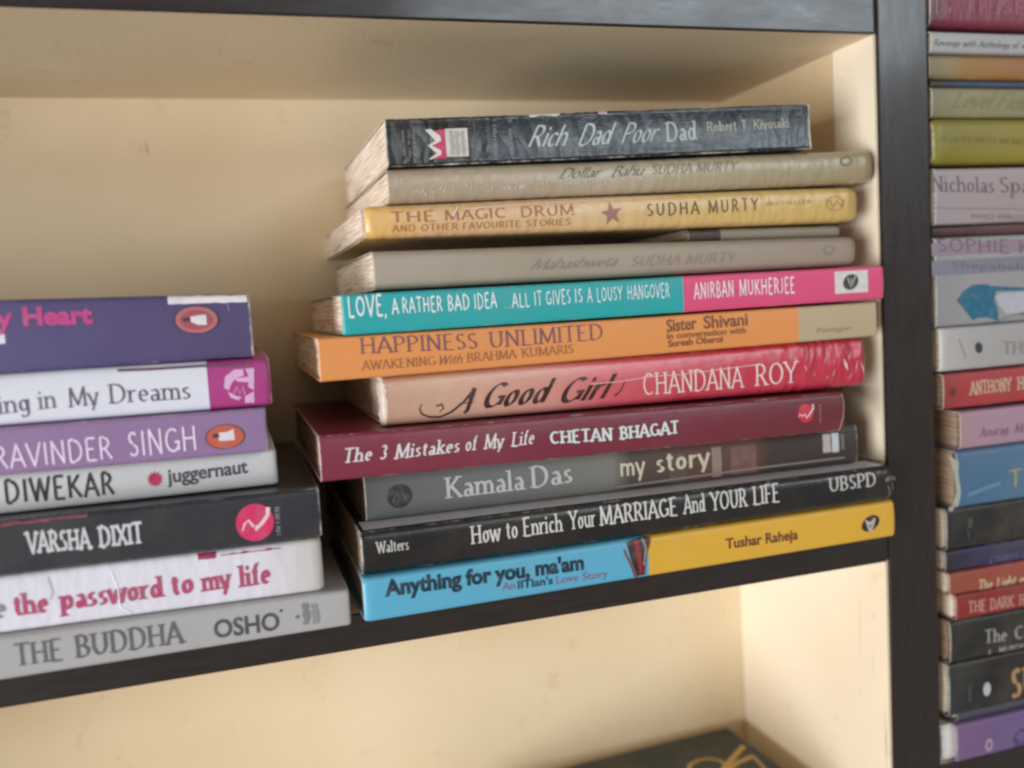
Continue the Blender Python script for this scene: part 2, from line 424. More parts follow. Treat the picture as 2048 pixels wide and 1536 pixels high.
    def board(s, u, b, top):
        zb, zt = s.zr(u); x, y, z = s.P(u, top)
        L = s.XR - s.XL
        lift = 0
        return (s.XL + u*L, s.yat(u) + b, (z*max(0, 1 - b/30) + (zt if top else zb)*min(1, b/30)) + lift)
    # map a flat print onto the spine: X in mm, q 0..1 across the thickness
    def flat(s, name, polys, mat, off=0.12, parent=None, step=0.006):
        vs = []; fs = []
        for poly, i in slice_polys(polys, .08):
            b = len(vs)
            for (X, q) in poly:
                vs.append(s.loc(s.P((X - s.XL)/(s.XR - s.XL), q, off + step*(i % 9))))
            fs.append(tuple(range(b, len(vs))))
        o = mesh_obj(name, vs, fs, mat, parent or s.root)
        s.fix(o); return o
    def fix(s, o):
        me = o.data
        if me.polygons:
            f = sum(p.normal.y * p.area for p in me.polygons)
            if f > 0: me.flip_normals()
    def text(s, string, font, X0, X1, q0, q1, h, hexc, name='lettering', off=0.14, bold=None, rough=0.45):
        """cap height h mm; baseline at q0 (left) .. q1 (right)"""
        L = s.XR - s.XL
        def M(x, y, k):   # x 0..1, y in cap heights
            X = X0 + (X1 - X0)*x; u = (X - s.XL)/L; zb, zt = s.zr(u)
            q = q0 + (q1 - q0)*x + y*h/(zt - zb)
            return s.loc(s.P(u, min(.995, max(.005, q)), off + k))
        if font.startswith('sans'):
            v, f = sans(string, {'sans': 0.0, 'sansb': 0.022, 'sansx': 0.04}[font] if bold is None else bold)
            x0 = min(p[0] for p in v); x1 = max(p[0] for p in v); ch = _sans_ref[0]
            verts = []; faces = []
            for poly, i in slice_polys([[v[j] for j in fc] for fc in f], .15):
                n0 = len(verts); verts += [M((p[0]-x0)/(x1-x0), p[1]/ch, 0) for p in poly]; faces.append(tuple(range(n0, len(verts))))
            o = mesh_obj(name, verts, faces, ink(hexc, rough), s.root)
        else:
            adv, quads = strokes(string, STYLES[font])
            x0 = min(p[0] for q in quads for p in q); x1 = max(p[0] for q in quads for p in q)
            verts = []; faces = []
            for i, qd in enumerate(quads):
                b = len(verts)
                verts += [M((p[0]-x0)/(x1-x0), p[1], .006*(i % 7)) for p in qd]; faces.append((b, b+1, b+2, b+3))
            o = mesh_obj(name, verts, faces, ink(hexc, rough), s.root)
        s.fix(o); return o
    def T(s, X):
        zb, zt = s.zr((X - s.XL)/(s.XR - s.XL)); return zt - zb
    def ell(s, name, X, q, rx, rz, hexc, off=.12, parent=None, rot=0.0, inner=None, n=28, a0=0, a1=360, rough=.45):
        T = s.T(X)
        def pt(a, kx, kz):
            x, z = kx*math.cos(a), kz*math.sin(a)
            return (X + x*math.cos(rot) - z*math.sin(rot), q + (x*math.sin(rot) + z*math.cos(rot))/T)
        A = [math.radians(a0 + (a1-a0)*i/n) for i in range(n+1)]
        if inner is None:
            polys = [[(X, q), pt(A[i], rx, rz), pt(A[i+1], rx, rz)] for i in range(n)]
        else:
            polys = [[pt(A[i], rx*inner, rz*inner), pt(A[i], rx, rz), pt(A[i+1], rx, rz), pt(A[i+1], rx*inner, rz*inner)] for i in range(n)]
        return s.flat(name, polys, ink(hexc, rough), off, parent, step=0)
    def rect(s, name, X0, X1, q0, q1, hexc, off=.12, parent=None, nx=6, nq=4, jag=0.0, rough=.45):
        polys = []
        jx = [[random.uniform(-jag, jag) for _ in range(nq+1)] for _ in range(2)]; jq = [[random.uniform(-jag, jag)/s.T(X0) for _ in range(nx+1)] for _ in range(2)]
        def pt(i, j):
            x = X0 + (X1-X0)*i/nx; q = q0 + (q1-q0)*j/nq
            if i == 0: x += jx[0][j]
            if i == nx: x += jx[1][j]
            if j == 0: q += jq[0][i]
            if j == nq: q += jq[1][i]
            return (x, min(.995, max(.005, q)))
        for i in range(nx):
            for j in range(nq): polys.append([pt(i, j), pt(i+1, j), pt(i+1, j+1), pt(i, j+1)])
        return s.flat(name, polys, ink(hexc, rough), off, parent, step=0)
    def tiny(s, name, X, w, q0, q1, hexc, seed, off=.14, fill=.75, parent=None):
        """a column of small sideways print, each letter a tiny stroke cluster"""
        r = random.Random(seed); T = s.T(X); z = q0*T; polys = []
        while z < q1*T:
            h = r.uniform(.22, .5)
            if r.random() < fill:
                x0 = X - w/2*r.uniform(.6, 1); x1 = X + w/2*r.uniform(.6, 1)
                polys.append([(x0, z/T), (x1, z/T), (x1, (z+h*.45)/T), (x0, (z+h*.45)/T)])
                xm = r.uniform(x0, x1 - .2)
                polys.append([(xm, z/T), (xm+.18, z/T), (xm+.18, (z+h)/T), (xm, (z+h)/T)])
            z += h + .12
        return s.flat(name, polys, ink(hexc), off, parent)
    def line(s, name, pts, w, hexc, off=.2, parent=None, w1=None, rough=.45):
        """pts in (X mm, q)"""
        polys = []; prev = None; n = len(pts)
        for i, (X, q) in enumerate(pts):
            T = s.T(X); a = pts[max(0, i-1)]; b = pts[min(n-1, i+1)]
            dx, dz = b[0]-a[0], (b[1]-a[1])*T; d = math.hypot(dx, dz) or 1
            ww = (w if w1 is None else w + (w1-w)*i/(n-1))/2
            cur = ((X - dz/d*ww, q + dx/d*ww/T), (X + dz/d*ww, q - dx/d*ww/T))
            if prev: polys.append([prev[0], cur[0], cur[1], prev[1]])
            prev = cur
        return s.flat(name, polys, ink(hexc, rough), off, parent, step=0)

PAGE = paper_edge('aged_paper', 'F2E0CE', 'BFA488')
PAGE_W = paper_edge('white_paper', 'E6E0DA', 'BDB2A8')
PAGE_D = paper_edge('shaded_paper', 'A88E74', '6E5644')  # darkened copy of the paper: shade at the page ends put into its colour
BACK = cream_paint('tan_paint', 'E9D6B4', 'E0C9A4')
CREAM = cream_paint('cream_paint', 'F2E3CA', 'EAD8BC')
DARK_X = dark_lacquer('dark_lacquer_shelf', 'x')
DARK_Z = dark_lacquer('dark_lacquer_upright', 'z')

# ------------------------------------------------------------------ bookcase
bc = bpy.data.objects.new('bookcase', None); COL.objects.link(bc)
bc['label'] = 'built-in bookcase painted cream inside with dark lacquered shelf edges and upright'
bc['category'] = 'bookcase'
D = .1205; WD = .0232; ZB, ZT = -.200, .420; XL_, XR_ = -.50, .33
box('back_panel', (XL_, XR_, D, D+.006, ZB, ZT), BACK, bc, 0)
def upright(x0, x1, strip):
    p = box('upright', (x0, x1, .0022, D-.0003, ZB, ZT), CREAM, bc, 0)
    box('edge_strip', (x0-.0001, x1+.0001, 0, .0020, ZB, ZT), DARK_Z, p, .0006)
    if strip: box('lining_strip', (x0-.0009, x0-.00005, .0023, .0275, ZB, ZT), CREAM, p, .0002)
    return p
upright(0, WD, True)
upright(XL_-.0235, XL_-.0005, False); upright(XR_+.0005, XR_+.0235, False)
box('wall_shade_panel', (-.0007, -.00006, .0277, D-.0004, .0003, .1995), cream_paint('shaded_tan_paint', 'D8BE96', 'CFB288'), bc, 0)  # added sheet; its darker tan stands in for shade on this wall
def shelf(x0, x1, zt, th):
    p = box('shelf_board', (x0+.0003, x1-.0003, .0026, D-.0003, zt-th, zt), CREAM, bc, 0)
    box('edge_strip', (x0+.0004, x1-.0004, .0004, .0024, zt-th-.0002, zt+.0002), DARK_X, p, .0007)
for z, t in ((0, .012), (-.166, .012), (.400, .012)): shelf(XL_, -.0008, z, t)
def top_shelf():
    p = box('shelf_board', (XL_+.0003, -.0011, .0026, D-.0003, .2, .2135), BACK, bc, 0)
    box('edge_strip', (XL_+.0004, -.0012, .0004, .0024, .1998, .2137), DARK_X, p, .0007)
top_shelf()
for z, t in ((-.106, .012), (.245, .012)): shelf(WD, XR_, z, t)

_tk = [0]
def tp(b, name, p0, p1, w, col):
    _tk[0] += 1
    return b.tiny(name, p0[0], w, p0[1], p1[1], col, _tk[0])
G1 = 'paperbacks in the taller stack at the centre'
G2 = 'paperbacks in the stack at the left'
G3 = 'books stacked in the compartment right of the upright'
# ---- taller stack, from the shelf upward -------------------------------------------------
b = Book('book', 'sky blue and yellow paperback at the very bottom of the tall central stack', (-217.5, -3, -10, -6.5, .1, 15.3, .3, 15.2),
    cover_mat('cover_blue_yellow', [(0, '5AAAC8'), (0.4867, 'DCAA3A')], rough=.36, wear=.8, stain=.12), r=1.6, bulge=.5, end=(2.5, 1), group=G1)
b.text('Anything for you, ma\'am', 'sansx', *(-210.26, -138.51, 0.557, 0.463, 5.08), '12303F', name='title_lettering')
b.text('An', 'sans', *(-169.35, -164.76, 0.248, 0.248, 2.83), '8A5C86', name='subtitle_lettering')
b.text('IITian\'s', 'sansb', *(-163.66, -150.59, 0.236, 0.222, 2.84), '1C3A55', name='subtitle_lettering')
b.text('Love Story', 'sans', *(-149.27, -129.40, 0.208, 0.164, 2.88), '8A5C86', name='subtitle_lettering')
b.text('Tushar Raheja', 'sansb', *(-80.70, -48.94, 0.404, 0.368, 3.83), '6B3326', name='author_lettering')
p = b.flat('cover_picture', [[(-121.44, 0.948), (-116.00, 0.996), (-111.96, 0.997), (-111.41, 0.917), (-113.51, 0.564), (-114.77, -0.021), (-117.56, 0.032), (-119.99, 0.503)]], ink('3A2120'), .12)
b.flat('dress', [[(-118.43, 0.957), (-116.42, 0.963), (-115.40, 0.210), (-116.72, 0.074)]], ink('8E2B33'), .2, p)
b.line('sleeve', [(-122.57, 0.774), (-121.88, 0.644), (-120.09, 0.380), (-118.35, 0.040)], .7, '8E2B33', parent=p)
b.line('sash', [(-111.56, 0.993), (-112.76, 0.744), (-114.39, 0.473), (-114.49, 0.076)], .45, 'A04A2A', parent=p)
b.line('scarf', [(-114.81, 0.973), (-113.78, 0.741), (-114.90, 0.329)], .9, '8A8A78', parent=p)
X, q = (-15.06, 0.477)
e = b.ell('publisher_emblem', X, q, 4.4, 3.0, '33201C', rot=.35)
b.flat('emblem_mark', [[(-18.09, 0.640), (-16.70, 0.560), (-15.04, 0.518), (-13.55, 0.614), (-12.60, 0.605), (-13.40, 0.421), (-14.67, 0.269), (-16.10, 0.282), (-16.99, 0.454)]], ink('B9B0A6'), .2, e)
b.line('emblem_lines', [(-16.03, 0.445), (-15.34, 0.384), (-14.35, 0.457)], .3, '33201C', off=.3, parent=e)

b = Book('book', 'glossy black paperback with white serif title, second from bottom of central stack', (-217, -4, -9, -7.5, 15.5, 31.1, 15.4, 29.9),
    cover_mat('cover_black_gloss', [(0, '131216')], rough=.30, coat=.5, wear=1.0, crinkle=.5, crinkle_from=.97, stain=.1), r=3.2, bulge=.4, end=(1.5, 3), group=G1, inset=-.3, page=PAGE_D)
b.text('Walters', 'serif', *(-212.08, -200.94, 0.489, 0.479, 3.70), 'C9C4BE', name='author_lettering')
b.text('How', 'serif', -179.39, -168.42, 0.402, 0.409, 6.25, 'D2CEC9', name='title_lettering')
b.text('to', 'serif', -166.41, -162.38, 0.415, 0.415, 6.33, 'D2CEC9', name='title_lettering')
b.text('Enrich', 'serif', -160.54, -145.40, 0.422, 0.421, 6.36, 'D2CEC9', name='title_lettering')
b.text('Your', 'serif', -143.50, -132.94, 0.429, 0.435, 6.46, 'D2CEC9', name='title_lettering')
b.text('MARRIAGE', 'serif', -131.58, -100.43, 0.435, 0.432, 6.53, 'D2CEC9', name='title_lettering')
b.text('And', 'serif', -98.16, -88.61, 0.438, 0.435, 6.73, 'D2CEC9', name='title_lettering')
b.text('YOUR', 'serif', -86.94, -70.54, 0.421, 0.415, 6.79, 'D2CEC9', name='title_lettering')
b.text('LIFE', 'serif', -68.58, -56.98, 0.425, 0.421, 6.90, 'D2CEC9', name='title_lettering')
b.text('UBSPD', 'serif', *(-34.88, -12.69, 0.497, 0.499, 5.32), 'BDB9B5', name='publisher_lettering')
b.rect('torn_film', *(-7.90, -2.07, 0.559, 0.682), '6A6560', jag=.5)
b.line('film_crease', [(-6.99, 0.440), (-6.10, 0.252), (-6.64, 0.102)], .3, 'A29C96')
b.line('film_crease', [(-4.04, 0.585), (-3.66, 0.330), (-4.73, 0.058)], .3, 'A29C96')

vv = []
for i in range(41):
    X = -215.5 + 208*i/40; u = (X - b.XL)/(b.XR - b.XL); zt = b.zr(u)[1]
    vv += [b.loc((X, b.yat(u) + .9, zt + .02)), b.loc((X, b.yat(u) + 13, zt + .12))]
mesh_obj('top_glare_band', vv, [(2*i, 2*i+2, 2*i+3, 2*i+1) for i in range(40)], ink('DAD8D8', .35), b.root)  # glare on the top cover, put in as a pale band

b = Book('book', 'grey to brown paperback with dark round emblem, third from bottom of central stack', (-213, -13.5, 2, 2, 31.4, 48.3, 30.4, 45.7),
    cover_mat('cover_grey_brown', [(0, '5C5E60'), (.30, '6A6C6C'), (.46, '77756F'), (.50, '4A403C'), (.66, '5A3C36'), (.75, '60443C'), (.8, '3E302C'), (1, '3C3233')], interp='LINEAR', rough=.42, wear=.9, stain=.15), r=1.5, bulge=.6, group=G1, W=112, page=PAGE_D)
X, q = (-201.05, 0.468)
e = b.ell('publisher_emblem', X, q, 4.4, 4.2, '2C2D30')
b.line('emblem_lines', [(-203.44, 0.369), (-202.00, 0.548), (-200.98, 0.384), (-200.08, 0.546), (-198.89, 0.370)], .5, '5C5E60', parent=e)
b.text('Kamala', 'serif', *(-185.08, -155.11, 0.308, 0.314, 7.43), 'B9BAB8', name='author_lettering')
b.text('Das', 'serif', *(-153.57, -137.13, 0.326, 0.353, 7.64), 'B9BAB8', name='author_lettering')
b.text('my', 'round', *(-118.01, -107.80, 0.355, 0.347, 7.69), 'C6BFA6', name='title_lettering', off=.22)
b.text('story', 'round', *(-103.26, -80.39, 0.341, 0.387, 7.79), 'C6BFA6', name='title_lettering', off=.22)
b.rect('picture_patch', *(-97.87, -90.58, 0.041, 0.755), '5B4A42')
b.rect('picture_patch', *(-79.75, -75.55, 0.075, 0.813), '8C7A6E')
b.rect('picture_patch', *(-71.70, -60.21, 0.082, 0.786), '74504A')
b.line('picture_border', [(-120.04, 0.111), (-63.27, 0.176), (-19.64, 0.186)], .8, '8C8078')
e = b.rect('publisher_emblem', *(-29.92, -26.16, 0.371, 0.848), 'B5ABA6', nq=6, jag=.15)
b.rect('emblem_stripe', *(-25.70, -22.39, 0.357, 0.853), 'BFC2C4', parent=e)
b.rect('emblem_stripe', *(-21.44, -19.81, 0.397, 0.811), '6E6260', parent=e)

b = Book('book', 'maroon paperback with white slab title and small red disc in central stack', (-228, -26, -8, -8, 48.6, 63.9, 46.0, 61.2),
    cover_mat('cover_maroon', [(0, '7D2A40'), (.55, '74283A'), (1, '6A2730')], interp='LINEAR', rough=.35, coat=.15, wear=1.0, stain=.1), r=1.3, bulge=.8, end=(.5, 2.0), group=G1, page=PAGE_D)
b.text('The', 'slab_italic', -219.88, -210.82, 0.382, 0.392, 4.62, 'D9CFCF', name='title_lettering')
b.text('3', 'slab_italic', -208.33, -205.65, 0.387, 0.393, 4.67, 'D9CFCF', name='title_lettering')
b.text('Mistakes', 'slab_italic', -203.83, -180.96, 0.370, 0.398, 4.69, 'D9CFCF', name='title_lettering')
b.text('of', 'slab_italic', -179.03, -174.25, 0.398, 0.403, 4.80, 'D9CFCF', name='title_lettering')
b.text('My', 'slab_italic', -172.82, -164.93, 0.406, 0.405, 4.83, 'D9CFCF', name='title_lettering')
b.text('Life', 'slab_italic', -162.94, -154.15, 0.404, 0.422, 4.87, 'D9CFCF', name='title_lettering')
b.text('CHETAN', 'slab', -148.45, -124.52, 0.377, 0.331, 4.41, 'CFDAD6', name='author_lettering')
b.text('BHAGAT', 'slab', -122.19, -98.47, 0.330, 0.351, 4.51, 'CFDAD6', name='author_lettering')
b.line('curled_edge', [(-27.66, 0.969), (-27.09, 0.735), (-27.48, 0.415), (-29.04, 0.036)], .35, 'C8A8A8')
X, q = (-44.33, 0.554)
e = b.ell('publisher_emblem', X, q, 3.5, 3.6, 'C5303F')
b.line('emblem_swirl', [(-47.48, 0.469), (-47.00, 0.543), (-45.92, 0.486), (-44.78, 0.531), (-44.17, 0.426), (-42.33, 0.544), (-40.92, 0.664), (-41.09, 0.767)], .4, 'E0C9C9', w1=.8, parent=e)
tp(b, 'publisher_lettering', (-37.99, 0.265), (-37.74, 0.750), 1.1, 'B08488')

b = Book('book', 'worn pink and red paperback in crinkled plastic film, just below the orange book', (-205, -12, -1, -2, 64.1, 81.0, 61.9, 81.6),
    cover_mat('cover_pink_red', [(0, 'C09880'), (.12, 'C8A084'), (.30, 'CC9082'), (.42, 'CE5A64'), (.6, 'C22A44'), (1, 'BC2440')], interp='LINEAR', rough=.35, coat=.5, wear=1.3, crinkle=1.0, crinkle_from=.8, film=.85, stain=.3, dirt='C08078'), r=2.2, bulge=1.3, end=(1, 2.5), warp=.3, edge=1.1, group=G1, W=116)
b.line('title_swash', [(-191.91, 0.398), (-192.73, 0.301), (-191.98, 0.196), (-189.44, 0.123), (-185.60, 0.104), (-181.60, 0.186), (-177.31, 0.358), (-172.89, 0.610)], .28, '3A1614', w1=.9)
b.line('title_swash', [(-186.74, 0.332), (-184.94, 0.364), (-184.34, 0.270), (-185.83, 0.207)], .7, '3A1614', w1=.3)
b.line('title_letter', [(-172.87, 0.630), (-174.37, 0.415), (-175.87, 0.199), (-177.01, 0.144)], 1.5, '3A1614', w1=1.1)
b.line('title_letter', [(-178.94, 0.335), (-173.55, 0.350)], .3, '3A1614')
b.text('Good', 'script_b', -169.73, -142.58, 0.211, 0.227, 8.23, '3A1614', name='title_lettering')
b.text('Girl', 'script_b', -141.11, -118.91, 0.180, 0.214, 8.44, '3A1614', name='title_lettering')
b.line('title_swash', [(-120.48, 0.231), (-117.99, 0.342), (-116.24, 0.517)], .6, '3A1614', w1=.3)
b.text('CHANDANA', 'serif_light', -108.93, -66.80, 0.202, 0.191, 7.93, 'EBD5CF', name='author_lettering')
b.text('ROY', 'serif_light', -62.46, -43.02, 0.195, 0.200, 8.24, 'EBD5CF', name='author_lettering')
b.line('film_crease', [(-129.60, 0.514), (-117.82, 0.524), (-105.76, 0.574), (-93.51, 0.563), (-76.75, 0.596), (-59.52, 0.629)], .3, 'E4B9B4')

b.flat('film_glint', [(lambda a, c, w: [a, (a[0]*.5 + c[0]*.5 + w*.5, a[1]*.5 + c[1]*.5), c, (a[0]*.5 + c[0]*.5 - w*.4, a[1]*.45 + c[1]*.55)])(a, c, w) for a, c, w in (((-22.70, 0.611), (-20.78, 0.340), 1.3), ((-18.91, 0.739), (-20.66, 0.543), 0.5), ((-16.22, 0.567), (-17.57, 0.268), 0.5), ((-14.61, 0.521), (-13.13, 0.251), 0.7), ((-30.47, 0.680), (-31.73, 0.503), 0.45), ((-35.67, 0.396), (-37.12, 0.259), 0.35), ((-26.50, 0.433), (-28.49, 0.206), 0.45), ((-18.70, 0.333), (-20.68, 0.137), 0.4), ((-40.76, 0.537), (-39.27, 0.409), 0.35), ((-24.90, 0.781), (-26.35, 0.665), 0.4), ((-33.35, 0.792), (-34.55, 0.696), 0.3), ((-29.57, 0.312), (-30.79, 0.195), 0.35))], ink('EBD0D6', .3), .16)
b.rect('worn_end', *(-206.26, -203.76, -0.078, 0.860), 'E0CABB', jag=.5, nq=14, nx=3)

b = Book('book', 'orange paperback with a beige right end in the central stack', (-225.5, -9, -6, -6, 81.3, 95.6, 81.8, 95.2),
    cover_mat('cover_orange', [(0, 'DE8F4E'), (0.8359, 'B7A383')], rough=.45, wear=.45, stain=.1), r=.9, bulge=.3, group=G1, W=124)
b.text('HAPPINESS', 'serif_light', -212.08, -172.00, 0.581, 0.506, 5.25, '7A4A5E', name='title_lettering')
b.text('UNLIMITED', 'serif_light', -167.91, -125.57, 0.497, 0.510, 5.48, '7A4A5E', name='title_lettering')
b.text('AWAKENING', 'serif_light', -212.15, -186.84, 0.198, 0.186, 2.96, '9A6040', name='subtitle_lettering')
b.text('BRAHMA', 'serif_light', -176.01, -157.89, 0.187, 0.198, 3.07, '9A6040', name='subtitle_lettering')
b.text('KUMARIS', 'serif_light', -156.42, -137.07, 0.202, 0.211, 3.12, '9A6040', name='subtitle_lettering')
b.text('With', 'italic', *(-185.46, -177.42, 0.178, 0.182, 3.04), '9A6040', name='subtitle_lettering')
b.text('Sister', 'sansb', -100.30, -88.06, 0.570, 0.605, 4.36, '7C4A24', name='author_lettering')
b.text('Shivani', 'sansb', -85.18, -66.70, 0.591, 0.599, 4.42, '7C4A24', name='author_lettering')
b.text('in conversation with', 'sansb', *(-100.42, -67.68, 0.385, 0.384, 2.18), '8A5428', name='author_lettering')
b.text('Suresh Oberoi', 'sansb', *(-99.96, -77.52, 0.170, 0.187, 2.37), '7C4A24', name='author_lettering')
b.text('Pentagon', 'sans', *(-36.48, -21.25, 0.228, 0.238, 1.92), '9A8466', name='publisher_lettering')

b = Book('book', 'teal and hot pink paperback with white title, sitting on the orange book', (-217, -5, -6, -6, 95.9, 109.4, 96.3, 109.3),
    cover_mat('cover_teal_pink', [(0, '24A0A2'), (0.5834, 'D84C78')], rough=.42, wear=.6, stain=.08), r=1.0, bulge=.35, end=(1.5, 1.0), group=G1, page=PAGE, inset=-.2)
b.text('LOVE,', 'cond', -214.77, -202.24, 0.448, 0.439, 6.67, 'DDE9EA', name='title_lettering')
b.text('A', 'cond', -200.55, -198.03, 0.456, 0.457, 4.95, 'DDE9EA', name='title_lettering')
b.text('RATHER', 'cond', -196.85, -183.19, 0.464, 0.452, 4.96, 'DDE9EA', name='title_lettering')
b.text('BAD', 'cond', -181.28, -173.76, 0.456, 0.460, 5.04, 'DDE9EA', name='title_lettering')
b.text('IDEA', 'cond', -172.01, -163.99, 0.453, 0.468, 5.08, 'DDE9EA', name='title_lettering')
b.text('...ALL', 'cond', -161.33, -152.24, 0.430, 0.442, 4.79, 'CFE3E6', name='subtitle_lettering')
b.text('IT', 'cond', -150.40, -147.64, 0.447, 0.448, 4.84, 'CFE3E6', name='subtitle_lettering')
b.text('GIVES', 'cond', -146.16, -137.01, 0.441, 0.454, 4.86, 'CFE3E6', name='subtitle_lettering')
b.text('IS', 'cond', -135.31, -132.47, 0.459, 0.460, 4.90, 'CFE3E6', name='subtitle_lettering')
b.text('A', 'cond', -130.76, -128.66, 0.453, 0.457, 4.92, 'CFE3E6', name='subtitle_lettering')
b.text('LOUSY', 'cond', -126.95, -117.09, 0.450, 0.448, 4.94, 'CFE3E6', name='subtitle_lettering')
b.text('HANGOVER', 'cond', -115.14, -98.47, 0.453, 0.450, 4.99, 'CFE3E6', name='subtitle_lettering')
b.text('ANIRBAN', 'cond', -88.79, -72.16, 0.353, 0.366, 5.66, 'F0D9DE', name='author_lettering')
b.text('MUKHERJEE', 'cond', -69.63, -45.90, 0.369, 0.355, 5.75, 'F0D9DE', name='author_lettering')
b.line('colour_border', [(-93.07, 1.006), (-93.06, 0.689), (-93.03, 0.095)], .35, '8FB6C4')
e = b.rect('publisher_panel', *(-27.87, -12.69, 0.235, 0.888), 'D5CFCB')
X, q = (-20.66, 0.561)
e2 = b.ell('emblem_disc', X, q, 3.6, 2.9, '3A3A3C', off=.2, parent=e, rot=.4)
b.line('emblem_mark', [(-22.21, 0.686), (-21.36, 0.534), (-20.72, 0.413), (-19.50, 0.586), (-18.53, 0.716)], .5, 'B9B5B2', off=.3, parent=e)
b.line('emblem_mark', [(-21.08, 0.652), (-20.18, 0.619), (-20.44, 0.531)], .4, 'B9B5B2', off=.3, parent=e)

MUR = dict(rough=.5, wear=.7, stain=.35, dirt='8C7E68')
b = Book('book', 'faded grey paperback with barely readable script title, directly on the teal and pink book', (-205, -13.5, -1, -1, 110.2, 123.4, 110.0, 121.5),
    cover_mat('cover_faded_grey', [(0, 'A89A8A'), (.5, 'A29482'), (1, '988878')], interp='LINEAR', **MUR), r=2.6, bulge=.8, end=(.5, 4), group=G1, W=114)
b.text('Mahashweta', 'script', *(-149.82, -116.18, 0.342, 0.343, 3.66), '868070', name='title_lettering')
b.text('SUDHA MURTY', 'italic', *(-111.06, -67.16, 0.312, 0.300, 3.61), '8C8274', name='author_lettering')
X, q = (-26.81, 0.561)
b.ell('publisher_emblem', X, q, 2.7, 2.1, '857A68', inner=.6)

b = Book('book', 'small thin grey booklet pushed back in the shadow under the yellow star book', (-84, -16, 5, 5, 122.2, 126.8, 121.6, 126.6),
    cover_mat('cover_thin_grey', [(0, '4A3E36'), (.2, '8E8474')], wear=.5, rough=.5), r=1.6, bulge=.4, end=(0, 3), group=G1, W=108, page=PAGE_D)  # dark left part is shadow under the yellow book, put into the colour

b = Book('book', 'yellow orange paperback with a mauve star, rounded worn ends and plastic glare', (-206.5, -11, 0, 0, 127.6, 138.6, 127.3, 141.0),
    cover_mat('cover_yellow_star', [(0, 'E0B060'), (.12, 'D6AA7C'), (.4, 'D2B080'), (.62, 'D0AE6C'), (1, 'CAA660')], interp='LINEAR', rough=.4, coat=.4, wear=.8, crinkle=.35, film=.6, stain=.3, dirt='BF9468'), r=2.4, bulge=1.0, end=(3.5, 6), warp=.3, group=G1, W=124, inset=-2.5)
b.text('THE', 'plain', -197.67, -182.89, 0.456, 0.453, 3.48, 'A8663C', name='title_lettering')
b.text('MAGIC', 'plain', -179.04, -157.56, 0.456, 0.464, 3.55, 'A8663C', name='title_lettering')
b.text('DRUM', 'plain', -151.70, -132.17, 0.461, 0.478, 3.63, 'A8663C', name='title_lettering')
b.text('AND', 'plain', -197.56, -189.69, 0.171, 0.176, 2.16, 'A8703F', name='subtitle_lettering')
b.text('OTHER', 'plain', -187.63, -174.68, 0.170, 0.175, 2.18, 'A8703F', name='subtitle_lettering')
b.text('FAVOURITE', 'plain', -172.91, -152.27, 0.169, 0.182, 2.21, 'A8703F', name='subtitle_lettering')
b.text('STORIES', 'plain', -150.06, -133.52, 0.176, 0.188, 2.26, 'A8703F', name='subtitle_lettering')
b.text('SUDHA', 'spaced', -103.28, -82.01, 0.355, 0.372, 4.52, '6A4A30', name='author_lettering')
b.text('MURTY', 'spaced', -78.25, -56.91, 0.377, 0.410, 4.61, '6A4A30', name='author_lettering')
b.text('BESTSELLER', 'plain', *(-53.37, -33.40, 0.531, 0.554, 1.32), 'A58350', name='cover_note_lettering')
X, q = (-117.49, 0.466)
T = b.T(X)
st = []
for i in range(10):
    a = math.radians(90 + 36*i + 8); rr = 4.3 if i % 2 == 0 else 1.8
    st.append((X + rr*math.cos(a), q + rr*math.sin(a)/T))
b.flat('star', [[(X, q), st[i], st[(i+1) % 10]] for i in range(10)], ink('9A6A62'), .14, step=0)
X, q = (-22.73, 0.529)
b.ell('publisher_emblem', X, q, 4.0, 2.9, 'A07A50', inner=.9)
b.line('emblem_mark', [(-26.56, 0.638), (-24.76, 0.577), (-23.93, 0.403), (-22.01, 0.599), (-19.77, 0.451), (-18.76, 0.648)], .35, 'A07A50')
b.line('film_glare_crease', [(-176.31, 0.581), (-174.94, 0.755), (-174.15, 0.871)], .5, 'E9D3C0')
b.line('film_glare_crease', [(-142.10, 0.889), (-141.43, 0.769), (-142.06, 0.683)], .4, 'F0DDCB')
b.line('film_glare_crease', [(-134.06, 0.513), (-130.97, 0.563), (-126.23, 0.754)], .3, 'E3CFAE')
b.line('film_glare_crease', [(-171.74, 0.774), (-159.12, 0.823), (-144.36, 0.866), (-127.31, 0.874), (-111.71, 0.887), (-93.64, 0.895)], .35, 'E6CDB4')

b = Book('book', 'faded olive paperback with wrinkled plastic spine, under the dark topmost book', (-198, -3.5, 0, 0, 138.9, 150.6, 142.2, 155.3),
    cover_mat('cover_faded_olive', [(0, 'A8957E'), (.4, 'B0A08A'), (.7, 'A59678'), (1, '9B8B6A')], interp='LINEAR', rough=.38, coat=.4, wear=.7, crinkle=.3, film=.7, stain=.35, dirt='95886A'), r=3.0, bulge=1.3, end=(.5, 6), warp=.25, group=G1, W=116)
b.text('Dollar', 'script', *(-137.12, -119.89, 0.499, 0.502, 3.66), '6E6A52', name='title_lettering')
b.text('Bahu', 'script', *(-117.17, -103.32, 0.494, 0.510, 3.72), '6E6A52', name='title_lettering')
b.text('SUDHA MURTY', 'italic', *(-100.91, -64.90, 0.517, 0.513, 3.59), '857C66', name='author_lettering')
X, q = (-17.37, 0.663)
e = b.ell('publisher_emblem', X, q, 3.0, 2.0, '7A6A48', inner=.6, rot=.1)
_r = random.Random(3)
zz = []; X = -192
